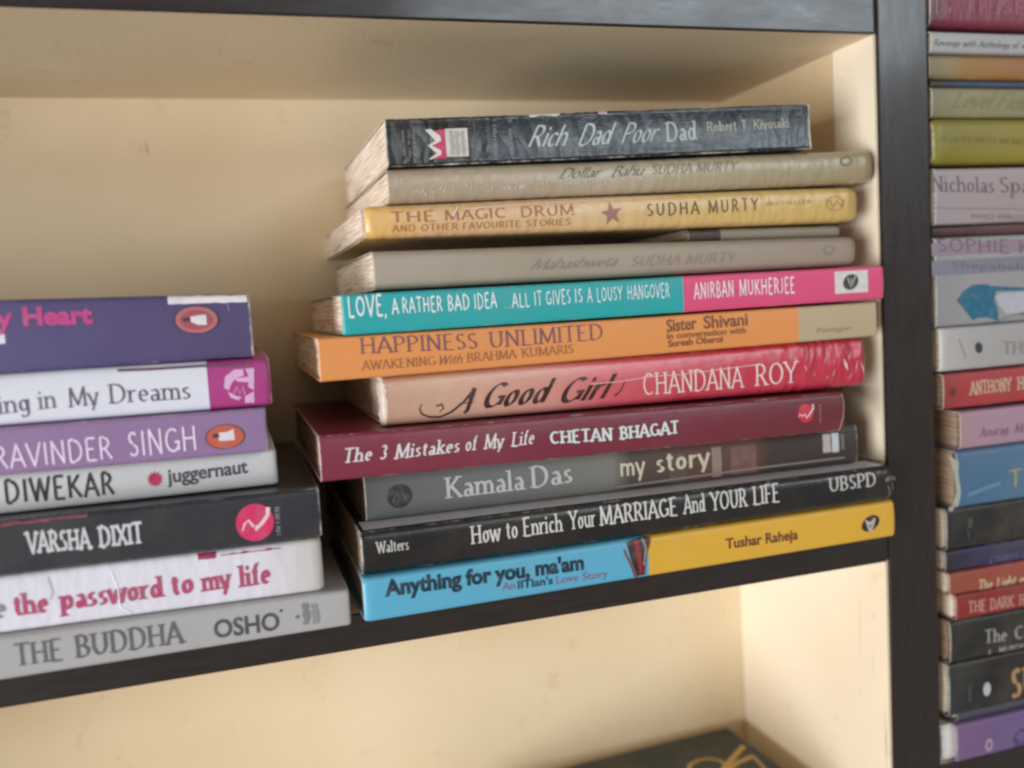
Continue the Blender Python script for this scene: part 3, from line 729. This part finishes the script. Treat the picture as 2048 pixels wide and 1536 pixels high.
while X < -92:
    X += _r.uniform(.35, 1.6) if X < -120 else _r.uniform(1.5, 5)
    zq = .33 + .05*math.sin(X*.21) + (X + 192)*.0011 + _r.uniform(-.05, .05)
    hh = _r.uniform(.15, .95) / 11; sl = _r.uniform(-.5, .8); ww = _r.uniform(.12, .5)
    if _r.random() < .12: X += 2.5
    zz.append([(X, zq - hh), (X + ww, zq - hh*.8), (X + ww*.6 + sl, zq + hh), (X + sl, zq + hh*.7)])
b.flat('wrinkle_glare', zz, ink('DCD2BE', .25), .16).data  # glare flecks along the wrinkled film, drawn as pale ink

b = Book('book', 'scuffed black paperback with script title and pink emblem on top of the central stack', (-197.5, -32, 0, 0, 150.9, 167.1, 155.5, 172.9),
    cover_mat('cover_black_scuffed', [(0, '1C1819'), (.16, '1E1B1B'), (.25, '18222C'), (1, '161E28')], interp='LINEAR', rough=.18, coat=.35, wear=1.3, crinkle=.38, stain=.08), r=1.2, bulge=-.7, lean=.5, warp=.25, edge=1.1, group=G1, W=112)
tp(b, 'small_print', (-191.38, 0.196), (-190.22, 0.762), 1.00, '8C837E')
tp(b, 'small_print', (-189.48, 0.212), (-188.35, 0.758), 1.00, '8C837E')
tp(b, 'small_print', (-187.58, 0.228), (-186.47, 0.754), 1.00, '8C837E')
e = b.flat('publisher_emblem', [[(-180.81, 0.721), (-176.43, 0.752), (-176.74, 0.150), (-180.78, 0.129)]], ink('C2305C'), .12)
b.flat('emblem_letter', [[(-183.72, 0.748), (-181.80, 0.764), (-178.50, 0.614), (-178.26, 0.512), (-180.35, 0.516)], [(-180.35, 0.516), (-178.26, 0.512), (-182.21, 0.398), (-183.05, 0.421)], [(-183.05, 0.421), (-182.17, 0.439), (-178.49, 0.308), (-178.56, 0.246), (-180.62, 0.272)], [(-178.49, 0.308), (-178.58, 0.226), (-182.16, 0.132), (-183.37, 0.135)]], ink('D8CFC8'), .2, e)
s_ = b.rect('white_sticker', *(-176.72, -168.85, 0.170, 0.756), 'CFC8BE', off=.14)
b.rect('printed_column', *(-175.27, -173.84, 0.208, 0.716), 'A8A29A', off=.2, parent=s_, nq=10, nx=1, jag=.2)
b.rect('printed_column', *(-173.34, -171.91, 0.203, 0.712), 'A8A29A', off=.2, parent=s_, nq=10, nx=1, jag=.2)
b.rect('printed_column', *(-171.40, -169.97, 0.198, 0.708), 'A8A29A', off=.2, parent=s_, nq=10, nx=1, jag=.2)
tp(b, 'small_print', (-167.99, 0.077), (-166.75, 0.895), 0.80, '6C6A68')
tp(b, 'small_print', (-166.38, 0.073), (-165.15, 0.892), 0.80, '6C6A68')
tp(b, 'small_print', (-159.19, 0.076), (-157.43, 0.897), 1.80, '8C9298')
tp(b, 'small_print', (-153.38, 0.062), (-151.62, 0.885), 1.80, '8C9298')
b.text('Rich', 'script', *(-147.25, -131.91, 0.307, 0.303, 7.20), 'B4BAB8', name='title_lettering')
b.text('Dad', 'script', *(-128.49, -113.01, 0.295, 0.303, 7.32), 'B4BAB8', name='title_lettering')
b.text('Poor', 'script', *(-111.83, -95.69, 0.301, 0.308, 7.08), 'AEB2AE', name='title_lettering')
b.text('Dad', 'serif', *(-93.87, -80.75, 0.304, 0.319, 6.83), 'AEB2AE', name='title_lettering')
b.text('Robert T. Kiyosaki', 'serif', *(-76.88, -41.25, 0.482, 0.497, 3.46), 'A9A494', name='author_lettering')
b.text('with Sharon L. Lechter', 'serif', *(-76.20, -50.61, 0.288, 0.289, 2.01), '7E848C', name='author_lettering')
b.rect('torn_label', *(-146.25, -134.80, 0.936, 1.027), 'CFC6B2', off=.2, jag=.25)
b.rect('torn_label', *(-120.22, -116.63, 0.926, 1.045), 'BBA3A6', off=.2, jag=.2)

# ---- left stack, from the shelf upward ----------------------------------------------------
b = Book('book', 'light grey paperback at the very bottom of the left stack', (-424, -222, -10, -10, .1, 14.9, .1, 12.4),
    cover_mat('cover_light_grey', [(0, 'A7A5A6'), (1, 'ABA8A8')], interp='LINEAR', rough=.4, coat=.2, wear=.8, stain=.2), r=1.4, bulge=.5, end=(0, 1), group=G2)
b.text('THE', 'serif', -321.73, -309.04, 0.290, 0.278, 6.68, '5F5C5E', name='title_lettering')
b.text('BUDDHA', 'serif', -305.57, -273.63, 0.280, 0.248, 6.80, '5F5C5E', name='title_lettering')
b.text('OSHO', 'sansb', *(-265.08, -244.88, 0.239, 0.213, 5.64), '4C494A', name='author_lettering')
b.rect('emblem_column', *(-237.24, -235.27, 0.235, 0.789), '7F7C7C', nq=7, jag=.4)
b.rect('emblem_column', *(-234.36, -232.24, 0.225, 0.767), '8C8988', nq=7, jag=.4)
X, q = (-239.08, 0.473)
b.ell('publisher_emblem', X, q, .7, .6, '6F6C6C')
X, q = (-244.08, 0.693)
b.ell('trademark_dot', X, q, .5, .5, '4C494A')

b = Book('book', 'white creased paperback with crimson serif title, second from bottom of left stack', (-428, -229.5, -8, -8, 15.0, 31.6, 12.6, 30.4),
    cover_mat('cover_white_creased', [(0, 'DAD8E2'), (.9, 'D9D4DE'), (1, 'C4BDB4')], interp='LINEAR', rough=.4, wear=1.4, stain=.2, dirt='B9B2B4', crinkle=.2), r=1.6, bulge=.6, end=(0, 3), warp=.3, edge=1.2, group=G2)
b.text('the', 'serif_bold', -320.97, -311.71, 0.296, 0.288, 6.53, 'B0436A', name='title_lettering')
b.text('password', 'serif_bold', -308.94, -278.65, 0.292, 0.294, 6.61, 'B0436A', name='title_lettering')
b.text('to', 'serif_bold', -276.43, -270.01, 0.294, 0.307, 6.83, 'B0436A', name='title_lettering')
b.text('my', 'serif_bold', -267.93, -258.49, 0.290, 0.307, 6.89, 'B0436A', name='title_lettering')
b.text('life', 'serif_bold', -256.52, -246.40, 0.282, 0.296, 6.97, 'B0436A', name='title_lettering')
b.text('are', 'serif_bold', -334.26, -323.14, 0.315, 0.288, 6.44, '8B8494', name='title_lettering')
b.rect('printed_band', *(-267.95, -262.36, 0.880, 0.995), '9B2350', jag=.2)
b.rect('printed_band', *(-261.28, -242.67, 0.903, 0.932), 'A02A56', jag=.35, nx=10)
b.line('cover_crease', [(-293.43, 0.851), (-291.95, 0.521), (-291.88, 0.202), (-288.94, 0.058)], .35, 'FFFFFF')
b.line('cover_crease', [(-311.13, 0.894), (-310.19, 0.626), (-311.09, 0.499)], .35, 'B9B4C4')

b = Book('book', 'charcoal paperback with a pink disc, third from the bottom of the left stack', (-426, -229, -8, -8, 32.4, 47.9, 30.7, 47.2),
    cover_mat('cover_charcoal', [(0, '2D3038'), (1, '2B2C32')], interp='LINEAR', rough=.33, coat=.25, wear=.8, stain=.12), r=1.5, bulge=.5, group=G2)
b.text('VARSHA', 'slab', -316.21, -297.79, 0.366, 0.312, 6.34, 'CBC8CB', name='author_lettering')
b.text('DIXIT', 'slab', -296.09, -283.38, 0.318, 0.304, 6.48, 'CBC8CB', name='author_lettering')
X, q = (-249.76, 0.451)
e = b.ell('publisher_emblem', X, q, 5.9, 6.1, 'D02F62')
b.line('emblem_swirl', [(-253.80, 0.312), (-253.01, 0.445), (-251.68, 0.515), (-250.32, 0.375), (-249.21, 0.397), (-249.96, 0.302), (-247.62, 0.425), (-245.71, 0.570), (-245.35, 0.727)], .5, 'E9C3CE', w1=1.4, parent=e)
tp(b, 'publisher_lettering', (-242.67, 0.147), (-241.91, 0.722), 1.8, '9A98A0')
b.rect('printed_band', *(-322.25, -298.43, 0.975, 0.925), '8B4A54', jag=.3, nx=12, nq=2)

b = Book('book', 'off-white paperback with bold black name and red burst, middle of the left stack', (-438, -241, 3, 3, 48.2, 61.9, 47.6, 59.6),
    cover_mat('cover_off_white', [(0, 'CFCDCB'), (1, 'C2C2C2')], interp='LINEAR', rough=.45, wear=.5, stain=.1), r=1.2, bulge=.5, end=(0, 2), group=G2, page=PAGE_W, W=115)
b.text('DIWEKAR', 'cond', *(-322.52, -291.46, 0.266, 0.221, 7.11), '2B2A2D', name='author_lettering')
X, q = (-279.24, 0.505)
T = b.T(X)
st = []
for i in range(24):
    a = math.radians(15*i); rr = 2.7 if i % 2 == 0 else 1.7
    st.append((X + rr*math.cos(a), q + rr*math.sin(a)/T))
b.flat('publisher_emblem', [[(X, q), st[i], st[(i+1) % 24]] for i in range(24)], ink('B4224E'), .12, step=0)
b.text('juggernaut', 'sansb', *(-275.61, -250.51, 0.367, 0.431, 4.37), '4A4A4E', name='publisher_lettering')

b = Book('book', 'mauve paperback with pinkish capitals and small orange oval, in the left stack', (-441, -243.5, -4, -4, 62.4, 76.6, 60.0, 74.4),
    cover_mat('cover_mauve', [(0, '90759C'), (1, '8C6F96')], interp='LINEAR', rough=.42, wear=.8, stain=.1), r=1.0, bulge=.4, end=(0, .6), group=G2)
b.text('RAVINDER', 'plain', *(-322.63, -290.17, 0.139, 0.156, 6.90), 'E8D2EA', name='author_lettering')
b.text('SINGH', 'plain', *(-285.27, -265.60, 0.156, 0.183, 7.79), 'E8D2EA', name='author_lettering')
X, q = (-256.66, 0.418)
e = b.ell('publisher_emblem', X, q, 5.9, 3.8, 'BE5A4A')
b.ell('emblem_rim', X, q, 6.1, 4.0, '6E4438', inner=.93, off=.2, parent=e)
b.flat('emblem_bird', [[(-258.67, 0.520), (-255.76, 0.525), (-253.86, 0.581), (-253.69, 0.332), (-256.77, 0.329), (-258.59, 0.340)]], ink('DAD0D2'), .2, e)
b.line('emblem_head', [(-260.27, 0.463), (-259.36, 0.457), (-258.43, 0.474)], 1.2, '4A3440', off=.25, parent=e)

b = Book('book', 'white paperback with magenta block at its right end, near top of left stack', (-440, -241, -2, -2, 76.9, 91.6, 74.6, 90.8),
    cover_mat('cover_white_magenta', [(0, 'D6D6E0'), (0.9022, 'A8387C')], rough=.45, wear=1.0, stain=.08), r=2.0, bulge=1.2, end=(0, 2.5), warp=.3, group=G2)
b.text('ing', 'serif_light', -320.93, -312.21, 0.237, 0.259, 5.70, '5E5468', name='title_lettering')
b.text('in', 'serif_light', -309.85, -304.57, 0.276, 0.287, 5.77, '5E5468', name='title_lettering')
b.text('My', 'serif_light', -301.52, -292.71, 0.271, 0.295, 5.82, '5E5468', name='title_lettering')
b.text('Dreams', 'serif_light', -290.00, -266.08, 0.291, 0.272, 5.88, '5E5468', name='title_lettering')
e = b.flat('publisher_emblem', [[(-255.05, 0.670), (-252.11, 0.796), (-249.33, 0.794), (-249.19, 0.663), (-252.04, 0.616), (-253.43, 0.502), (-254.20, 0.385), (-255.66, 0.442)], [(-252.35, 0.617), (-247.67, 0.636), (-247.52, 0.514), (-251.51, 0.553)], [(-248.70, 0.801), (-245.90, 0.799), (-246.49, 0.348), (-248.25, 0.437), (-247.57, 0.595)], [(-254.69, 0.367), (-252.50, 0.276), (-250.39, 0.226), (-251.71, 0.172), (-253.79, 0.232)], [(-249.44, 0.241), (-246.52, 0.328), (-246.67, 0.097), (-249.63, 0.101)]], ink('D9A9CE'), .12)
b.line('emblem_lines', [(-252.75, 0.318), (-251.64, 0.453), (-250.93, 0.289), (-249.79, 0.444), (-249.39, 0.282)], .35, 'D9A9CE')
b.line('worn_top_edge', [(-286.65, 0.925), (-277.23, 0.911), (-262.34, 0.912), (-247.04, 0.884)], .8, '6A4A62')

b = Book('book', 'thick dark violet paperback with pink title on top of the left stack', (-438, -245.5, -2, -2, 92.0, 117.0, 91.0, 111.2),
    cover_mat('cover_violet', [(0, '4A4468'), (.6, '514774'), (1, '4E4268')], interp='LINEAR', rough=.45, wear=1.0, stain=.12, dirt='6A5A7A'), r=1.3, bulge=.9, warp=.25, group=G2)
b.text('y', 'sansx', *(-318.71, -314.05, 0.608, 0.653, 5.04), 'BC4482', name='title_lettering', bold=.045)
b.text('Heart', 'sansx', *(-311.49, -292.13, 0.648, 0.638, 5.08), 'BC4482', name='title_lettering', bold=.045)
b.rect('author_lettering', *(-318.74, -316.77, 0.404, 0.577), 'D8D6E4', nx=2, nq=2)
X, q = (-262.16, 0.623)
e = b.ell('publisher_emblem', X, q, 6.5, 4.2, 'B4686A')
b.ell('emblem_rim', X, q, 6.8, 4.5, '3A3050', inner=.94, off=.2, parent=e)
b.ell('emblem_disc', X, q, 5.0, 3.1, 'A04E5A', off=.18, parent=e)
b.flat('emblem_bird', [[(-263.87, 0.672), (-261.29, 0.690), (-259.18, 0.694), (-259.15, 0.540), (-261.85, 0.545), (-263.86, 0.596)]], ink('DEDADA'), .25, e)
b.line('emblem_head', [(-266.19, 0.631), (-265.29, 0.629), (-264.09, 0.635)], 1.3, '4A3440', off=.25, parent=e)
b.rect('white_sticker', *(-270.20, -246.17, 0.872, 0.987), 'E4DAE0', off=.2, jag=.15, nx=10)
b.line('cover_crease', [(-252.28, 0.916), (-252.28, 0.822), (-252.11, 0.744)], .25, '9A90B0')

# ---- books right of the upright, from the top down ----------------------------------------
def rbook(label, XL, zb, zt, mat, y=0, L=200, **kw):
    kw.setdefault('W', 116)
    return Book('book', label, (XL, XL+L, y, y, zb, zt, zb, zt), mat, group=G3, **kw)
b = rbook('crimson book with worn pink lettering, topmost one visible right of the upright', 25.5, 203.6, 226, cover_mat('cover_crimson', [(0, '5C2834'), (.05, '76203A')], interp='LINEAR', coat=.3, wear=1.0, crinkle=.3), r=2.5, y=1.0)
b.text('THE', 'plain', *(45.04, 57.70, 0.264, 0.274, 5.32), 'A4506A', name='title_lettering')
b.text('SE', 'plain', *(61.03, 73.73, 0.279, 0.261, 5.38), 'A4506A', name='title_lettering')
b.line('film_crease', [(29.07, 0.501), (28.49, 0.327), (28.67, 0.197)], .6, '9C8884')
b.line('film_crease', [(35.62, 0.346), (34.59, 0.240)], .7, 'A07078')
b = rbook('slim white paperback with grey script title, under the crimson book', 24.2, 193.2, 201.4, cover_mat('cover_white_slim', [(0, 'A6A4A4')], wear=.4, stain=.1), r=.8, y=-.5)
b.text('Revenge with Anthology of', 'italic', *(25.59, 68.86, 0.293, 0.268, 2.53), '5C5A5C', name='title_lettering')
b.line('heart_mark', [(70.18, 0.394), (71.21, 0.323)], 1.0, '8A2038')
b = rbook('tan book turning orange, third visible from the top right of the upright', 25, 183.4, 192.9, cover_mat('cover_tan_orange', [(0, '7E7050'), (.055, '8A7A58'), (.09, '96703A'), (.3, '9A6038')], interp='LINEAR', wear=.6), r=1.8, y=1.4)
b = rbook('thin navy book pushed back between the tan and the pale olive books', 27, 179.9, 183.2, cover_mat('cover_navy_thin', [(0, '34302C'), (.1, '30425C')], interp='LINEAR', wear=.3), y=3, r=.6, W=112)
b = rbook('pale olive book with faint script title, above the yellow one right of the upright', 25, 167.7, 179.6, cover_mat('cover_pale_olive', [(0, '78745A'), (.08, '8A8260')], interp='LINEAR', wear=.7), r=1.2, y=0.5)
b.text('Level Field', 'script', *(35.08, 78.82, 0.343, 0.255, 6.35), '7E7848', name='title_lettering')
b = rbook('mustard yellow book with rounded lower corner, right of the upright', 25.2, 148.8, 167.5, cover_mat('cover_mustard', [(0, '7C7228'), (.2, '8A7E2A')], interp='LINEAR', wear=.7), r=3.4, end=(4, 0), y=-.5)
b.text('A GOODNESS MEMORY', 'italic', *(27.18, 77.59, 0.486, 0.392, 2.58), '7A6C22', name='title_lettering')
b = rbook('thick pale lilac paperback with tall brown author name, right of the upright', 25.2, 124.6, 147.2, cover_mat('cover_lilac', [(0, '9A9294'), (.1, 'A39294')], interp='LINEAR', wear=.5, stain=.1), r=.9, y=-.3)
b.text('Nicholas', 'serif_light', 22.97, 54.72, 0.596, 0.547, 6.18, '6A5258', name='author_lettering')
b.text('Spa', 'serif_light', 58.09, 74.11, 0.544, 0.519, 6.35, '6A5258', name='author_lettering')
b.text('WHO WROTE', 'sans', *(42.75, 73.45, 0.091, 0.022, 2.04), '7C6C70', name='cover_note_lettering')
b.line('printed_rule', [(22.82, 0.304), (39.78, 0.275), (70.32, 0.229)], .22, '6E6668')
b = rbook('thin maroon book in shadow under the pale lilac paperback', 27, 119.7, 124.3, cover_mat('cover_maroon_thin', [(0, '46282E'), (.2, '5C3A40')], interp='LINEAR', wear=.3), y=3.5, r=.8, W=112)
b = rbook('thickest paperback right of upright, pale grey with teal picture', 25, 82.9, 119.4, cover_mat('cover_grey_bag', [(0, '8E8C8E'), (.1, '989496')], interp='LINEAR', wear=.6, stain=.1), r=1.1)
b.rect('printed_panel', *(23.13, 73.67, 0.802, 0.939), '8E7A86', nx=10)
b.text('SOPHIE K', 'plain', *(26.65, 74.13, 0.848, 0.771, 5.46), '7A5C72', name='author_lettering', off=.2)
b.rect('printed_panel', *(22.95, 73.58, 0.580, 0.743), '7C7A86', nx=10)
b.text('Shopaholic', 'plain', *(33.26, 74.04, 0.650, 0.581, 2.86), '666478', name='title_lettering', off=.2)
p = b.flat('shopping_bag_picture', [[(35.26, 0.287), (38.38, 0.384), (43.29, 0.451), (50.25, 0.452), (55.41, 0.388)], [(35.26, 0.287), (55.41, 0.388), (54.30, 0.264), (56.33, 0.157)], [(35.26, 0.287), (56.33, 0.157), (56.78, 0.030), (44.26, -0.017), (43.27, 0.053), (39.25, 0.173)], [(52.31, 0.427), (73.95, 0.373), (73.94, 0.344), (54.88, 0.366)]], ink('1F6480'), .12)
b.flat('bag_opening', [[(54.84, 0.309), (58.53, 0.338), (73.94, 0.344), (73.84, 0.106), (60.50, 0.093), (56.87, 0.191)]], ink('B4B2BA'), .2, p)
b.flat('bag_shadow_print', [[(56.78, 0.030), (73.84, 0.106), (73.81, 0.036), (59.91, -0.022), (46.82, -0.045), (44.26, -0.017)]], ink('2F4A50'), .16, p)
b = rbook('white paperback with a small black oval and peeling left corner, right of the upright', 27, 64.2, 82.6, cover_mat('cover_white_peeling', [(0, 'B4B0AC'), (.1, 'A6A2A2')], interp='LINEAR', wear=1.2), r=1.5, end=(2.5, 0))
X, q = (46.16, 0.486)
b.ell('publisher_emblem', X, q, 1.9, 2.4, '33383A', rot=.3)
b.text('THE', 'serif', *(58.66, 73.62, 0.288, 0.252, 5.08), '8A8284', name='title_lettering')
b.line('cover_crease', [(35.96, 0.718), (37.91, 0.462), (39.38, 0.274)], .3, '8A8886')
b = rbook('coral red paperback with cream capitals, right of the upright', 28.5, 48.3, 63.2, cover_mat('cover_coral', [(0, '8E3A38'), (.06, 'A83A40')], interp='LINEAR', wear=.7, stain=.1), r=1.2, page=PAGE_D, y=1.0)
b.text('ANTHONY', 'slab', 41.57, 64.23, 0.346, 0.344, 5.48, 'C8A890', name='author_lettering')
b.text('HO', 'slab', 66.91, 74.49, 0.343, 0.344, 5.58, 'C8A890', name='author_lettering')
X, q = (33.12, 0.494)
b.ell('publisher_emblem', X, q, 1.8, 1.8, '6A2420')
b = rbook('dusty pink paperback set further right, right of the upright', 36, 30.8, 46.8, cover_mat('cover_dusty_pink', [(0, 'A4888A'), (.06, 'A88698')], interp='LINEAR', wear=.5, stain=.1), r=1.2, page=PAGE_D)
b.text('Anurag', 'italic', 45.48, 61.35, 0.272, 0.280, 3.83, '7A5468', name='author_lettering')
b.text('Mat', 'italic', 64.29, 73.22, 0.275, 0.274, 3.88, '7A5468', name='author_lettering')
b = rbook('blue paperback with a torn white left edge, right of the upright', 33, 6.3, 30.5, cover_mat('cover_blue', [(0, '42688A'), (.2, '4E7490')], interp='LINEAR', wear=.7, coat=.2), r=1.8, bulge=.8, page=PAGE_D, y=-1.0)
b.flat('torn_edge', [[(28.94, 0.944), (33.74, 0.836), (33.41, 0.679), (31.09, 0.646)], [(31.09, 0.646), (32.90, 0.682), (34.50, 0.279), (32.19, 0.290)], [(32.19, 0.290), (34.50, 0.279), (33.62, 0.045), (31.74, -0.104), (29.74, 0.012)]], ink('A8ACA0'), .2)
b.text('TI', 'plain', *(59.46, 70.26, 0.237, 0.257, 7.36), '9AA060', name='title_lettering')
b.line('picture_wave', [(38.10, 0.217), (45.96, 0.285), (55.23, 0.356)], 1.6, '5F88A4', off=.14)
b = rbook('black paperback with a dim grey figure, below the blue one right of the upright', 28.8, -12.0, 6.1, cover_mat('cover_black_matt', [(0, '1E1E20')], wear=.6, coat=.3), r=1.5, y=0.8)
X, q = (40.87, 0.608)
b.ell('figure_emblem', X, q, 1.6, 2.4, '3A3C3C')
b.line('figure_body', [(38.72, 0.468), (40.24, 0.314), (39.67, 0.174)], 1.2, '333436')
b = rbook('thin dark indigo paperback directly above the orange brown one right of the upright', 28.5, -21.4, -12.2, cover_mat('cover_indigo', [(0, '232326'), (.06, '322E4E')], interp='LINEAR', wear=.5), r=1.0, y=1.3)
b.text('CHRISTIE', 'italic', *(51.60, 76.69, 0.078, 0.079, 3.08), '6A6690', name='author_lettering')
b = rbook('orange brown thin paperback with cream title, right of the upright', 29, -31.2, -21.6, cover_mat('cover_orange_brown', [(0, '8E5038'), (.1, '9A4438')], interp='LINEAR', wear=.6), r=1.0)
b.text('The', 'slab', 44.30, 51.76, 0.053, 0.027, 4.16, 'CDB494', name='title_lettering')
b.text('Light', 'slab', 53.90, 64.46, 0.017, -0.010, 4.19, 'CDB494', name='title_lettering')
b.text('of', 'slab', 66.37, 71.87, -0.016, -0.031, 4.22, 'CDB494', name='title_lettering')
b = rbook('brick red paperback with pinkish capitals, below the orange brown one right of the upright', 32, -42.4, -31.4, cover_mat('cover_brick', [(0, '8A2A28')], wear=.5), r=1.0, y=-.4)
b.text('THE', 'slab', 38.21, 47.47, 0.244, 0.210, 4.80, 'C08A7C', name='title_lettering')
b.text('DARK', 'slab', 49.60, 63.11, 0.199, 0.168, 4.85, 'C08A7C', name='title_lettering')
b.text('HO', 'slab', 65.29, 71.89, 0.157, 0.125, 4.90, 'C08A7C', name='title_lettering')
b = rbook('black paperback with small silver serif title, right of the upright', 29, -61.0, -42.8, cover_mat('cover_black_serif', [(0, '1E1F21')], wear=.7, coat=.3), r=1.4, page=PAGE_D)
b.text('The', 'serif', 47.07, 58.94, 0.342, 0.305, 5.76, 'A09C98', name='title_lettering')
b.text('Co', 'serif', 63.31, 72.12, 0.290, 0.258, 5.83, 'A09C98', name='title_lettering')
b.text('A', 'sansb', 48.86, 50.74, 0.044, 0.038, 2.45, '989490', name='subtitle_lettering')
b.text('MURDER', 'sansb', 55.06, 71.51, 0.034, -0.010, 2.46, '989490', name='subtitle_lettering')
b = rbook('black paperback with white oval and large gold letter, above the purple book', 28, -84.6, -61.2, cover_mat('cover_black_gold', [(0, '22282E'), (.1, '18181A')], interp='LINEAR', wear=.6, coat=.3), r=1.6)
X, q = (47.79, 0.400)
b.ell('publisher_emblem', X, q, 2.0, 3.1, 'B8B6BC')
b.text('SU', 'serif_bold', *(61.02, 76.85, 0.112, 0.092, 13.10), 'A8875C', name='title_lettering')
b.rect('publisher_lettering', *(38.09, 39.31, 0.220, 0.563), '3E4246', nx=1, nq=8, jag=.2)
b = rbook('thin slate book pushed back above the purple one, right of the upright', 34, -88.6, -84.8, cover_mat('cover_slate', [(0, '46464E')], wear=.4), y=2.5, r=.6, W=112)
b = rbook('purple paperback with bright page ends, lowest of the stack right of the upright', 31.5, -105.8, -88.9, cover_mat('cover_purple', [(0, '75597E'), (.2, '6A5686')], interp='LINEAR', wear=.4), r=1.5, page=PAGE_W, inset=-6.5, end=(1.5, 0))
X, q = (48.45, 0.305)
e = b.ell('publisher_emblem', X, q, 2.1, 3.0, 'A890A4')
b.ell('emblem_hole', X, q, 1.0, 1.5, '7A5A84', off=.2, parent=e)
b.text('Sa', 'script', *(58.18, 71.53, -0.057, -0.001, 9.12), '463470', name='title_lettering')

# ---- green hardback lying in the lower compartment ----------------------------------------
gm = cover_mat('cover_green_cloth', [(0, '232E30')], wear=.5, rough=.55, stain=.1)
gb = Book('book', 'dark green hardback with gold lettering lying flat in the compartment under the middle shelf', (-150, 0, -7, -7, 0, 36, 0, 36), gm, W=100, r=1.2, bulge=1.0, group=None, inset=3, hard=True)
del gb.root['group']
gb.root.location = (-0.15947, 0.00471, -0.16600)
gb.root.rotation_euler = (0, 0, 0.05497)
GOLD = NT('gold_foil'); GOLD.b.inputs['Base Color'].default_value = lin('B89A5A'); GOLD.b.inputs['Metallic'].default_value = .35; GOLD.b.inputs['Roughness'].default_value = .5
_gk = [0]
def gold_bar(pts, w):
    _gk[0] += 1; vs = []; fs = []
    for i, (x, y) in enumerate(pts):
        a = pts[max(0, i-1)]; c_ = pts[min(len(pts)-1, i+1)]
        dx, dy = c_[0]-a[0], c_[1]-a[1]; d = math.hypot(dx, dy)
        vs += [(x + dy/d*w, y - dx/d*w, .0362 + .00001*_gk[0]), (x - dy/d*w, y + dx/d*w, .0362 + .00001*_gk[0])]
        if i: fs.append((2*i-2, 2*i, 2*i+1, 2*i-1))
    mesh_obj('gold_lettering', vs, fs, GOLD.m, gb.root)
gold_bar([(0.10694, 0.06893), (0.11158, 0.07473), (0.11742, 0.07678), (0.12350, 0.07539), (0.12679, 0.07148), (0.12722, 0.06683), (0.12449, 0.06010)], 0.00095)
gold_bar([(0.11885, 0.05925), (0.12668, 0.06601), (0.14550, 0.07868)], 0.00152)
gold_bar([(0.12518, 0.06243), (0.13330, 0.06596), (0.14375, 0.06795)], 0.00152)
gold_bar([(0.14382, 0.06848), (0.14230, 0.05921), (0.14075, 0.05140)], 0.00076)
gold_bar([(0.14520, 0.08002), (0.14466, 0.07615)], 0.00095)

# ---- paint scratches on the lining and a chip on the board above ---------------------------
def sliver(name, a, b, w, nrm, col, parent=bc):
    a, b, nrm = Vector(a), Vector(b), Vector(nrm); d = (b - a).normalized().cross(nrm)*w/2; m_ = (a + b)/2 + d*.6
    mesh_obj(name, [tuple(a), tuple(m_ - d), tuple(b), tuple(m_ + d)], [(0, 1, 2, 3)], ink(col, .7), parent)
sliver('paint_scratch', (-.00094, .0042, -.075), (-.00094, .0046, -.107), .0004, (1, 0, 0), '7A6450')
sliver('paint_scratch', (-.00094, .0190, -.030), (-.00094, .0196, -.062), .0003, (1, 0, 0), 'C0A684')
sliver('paint_scratch', (-.00094, .0110, -.052), (-.00094, .0113, -.068), .0003, (1, 0, 0), 'B09A7C')
sliver('paint_chip', (-.1105, .030, .1998), (-.1090, .031, .1998), .0010, (0, 0, 1), 'E8E0D4')
sliver('paint_scratch', (-.2800, .1204, .181), (-.2798, .1204, .176), .0004, (0, 1, 0), '9A8260')


bpy.context.view_layer.update()
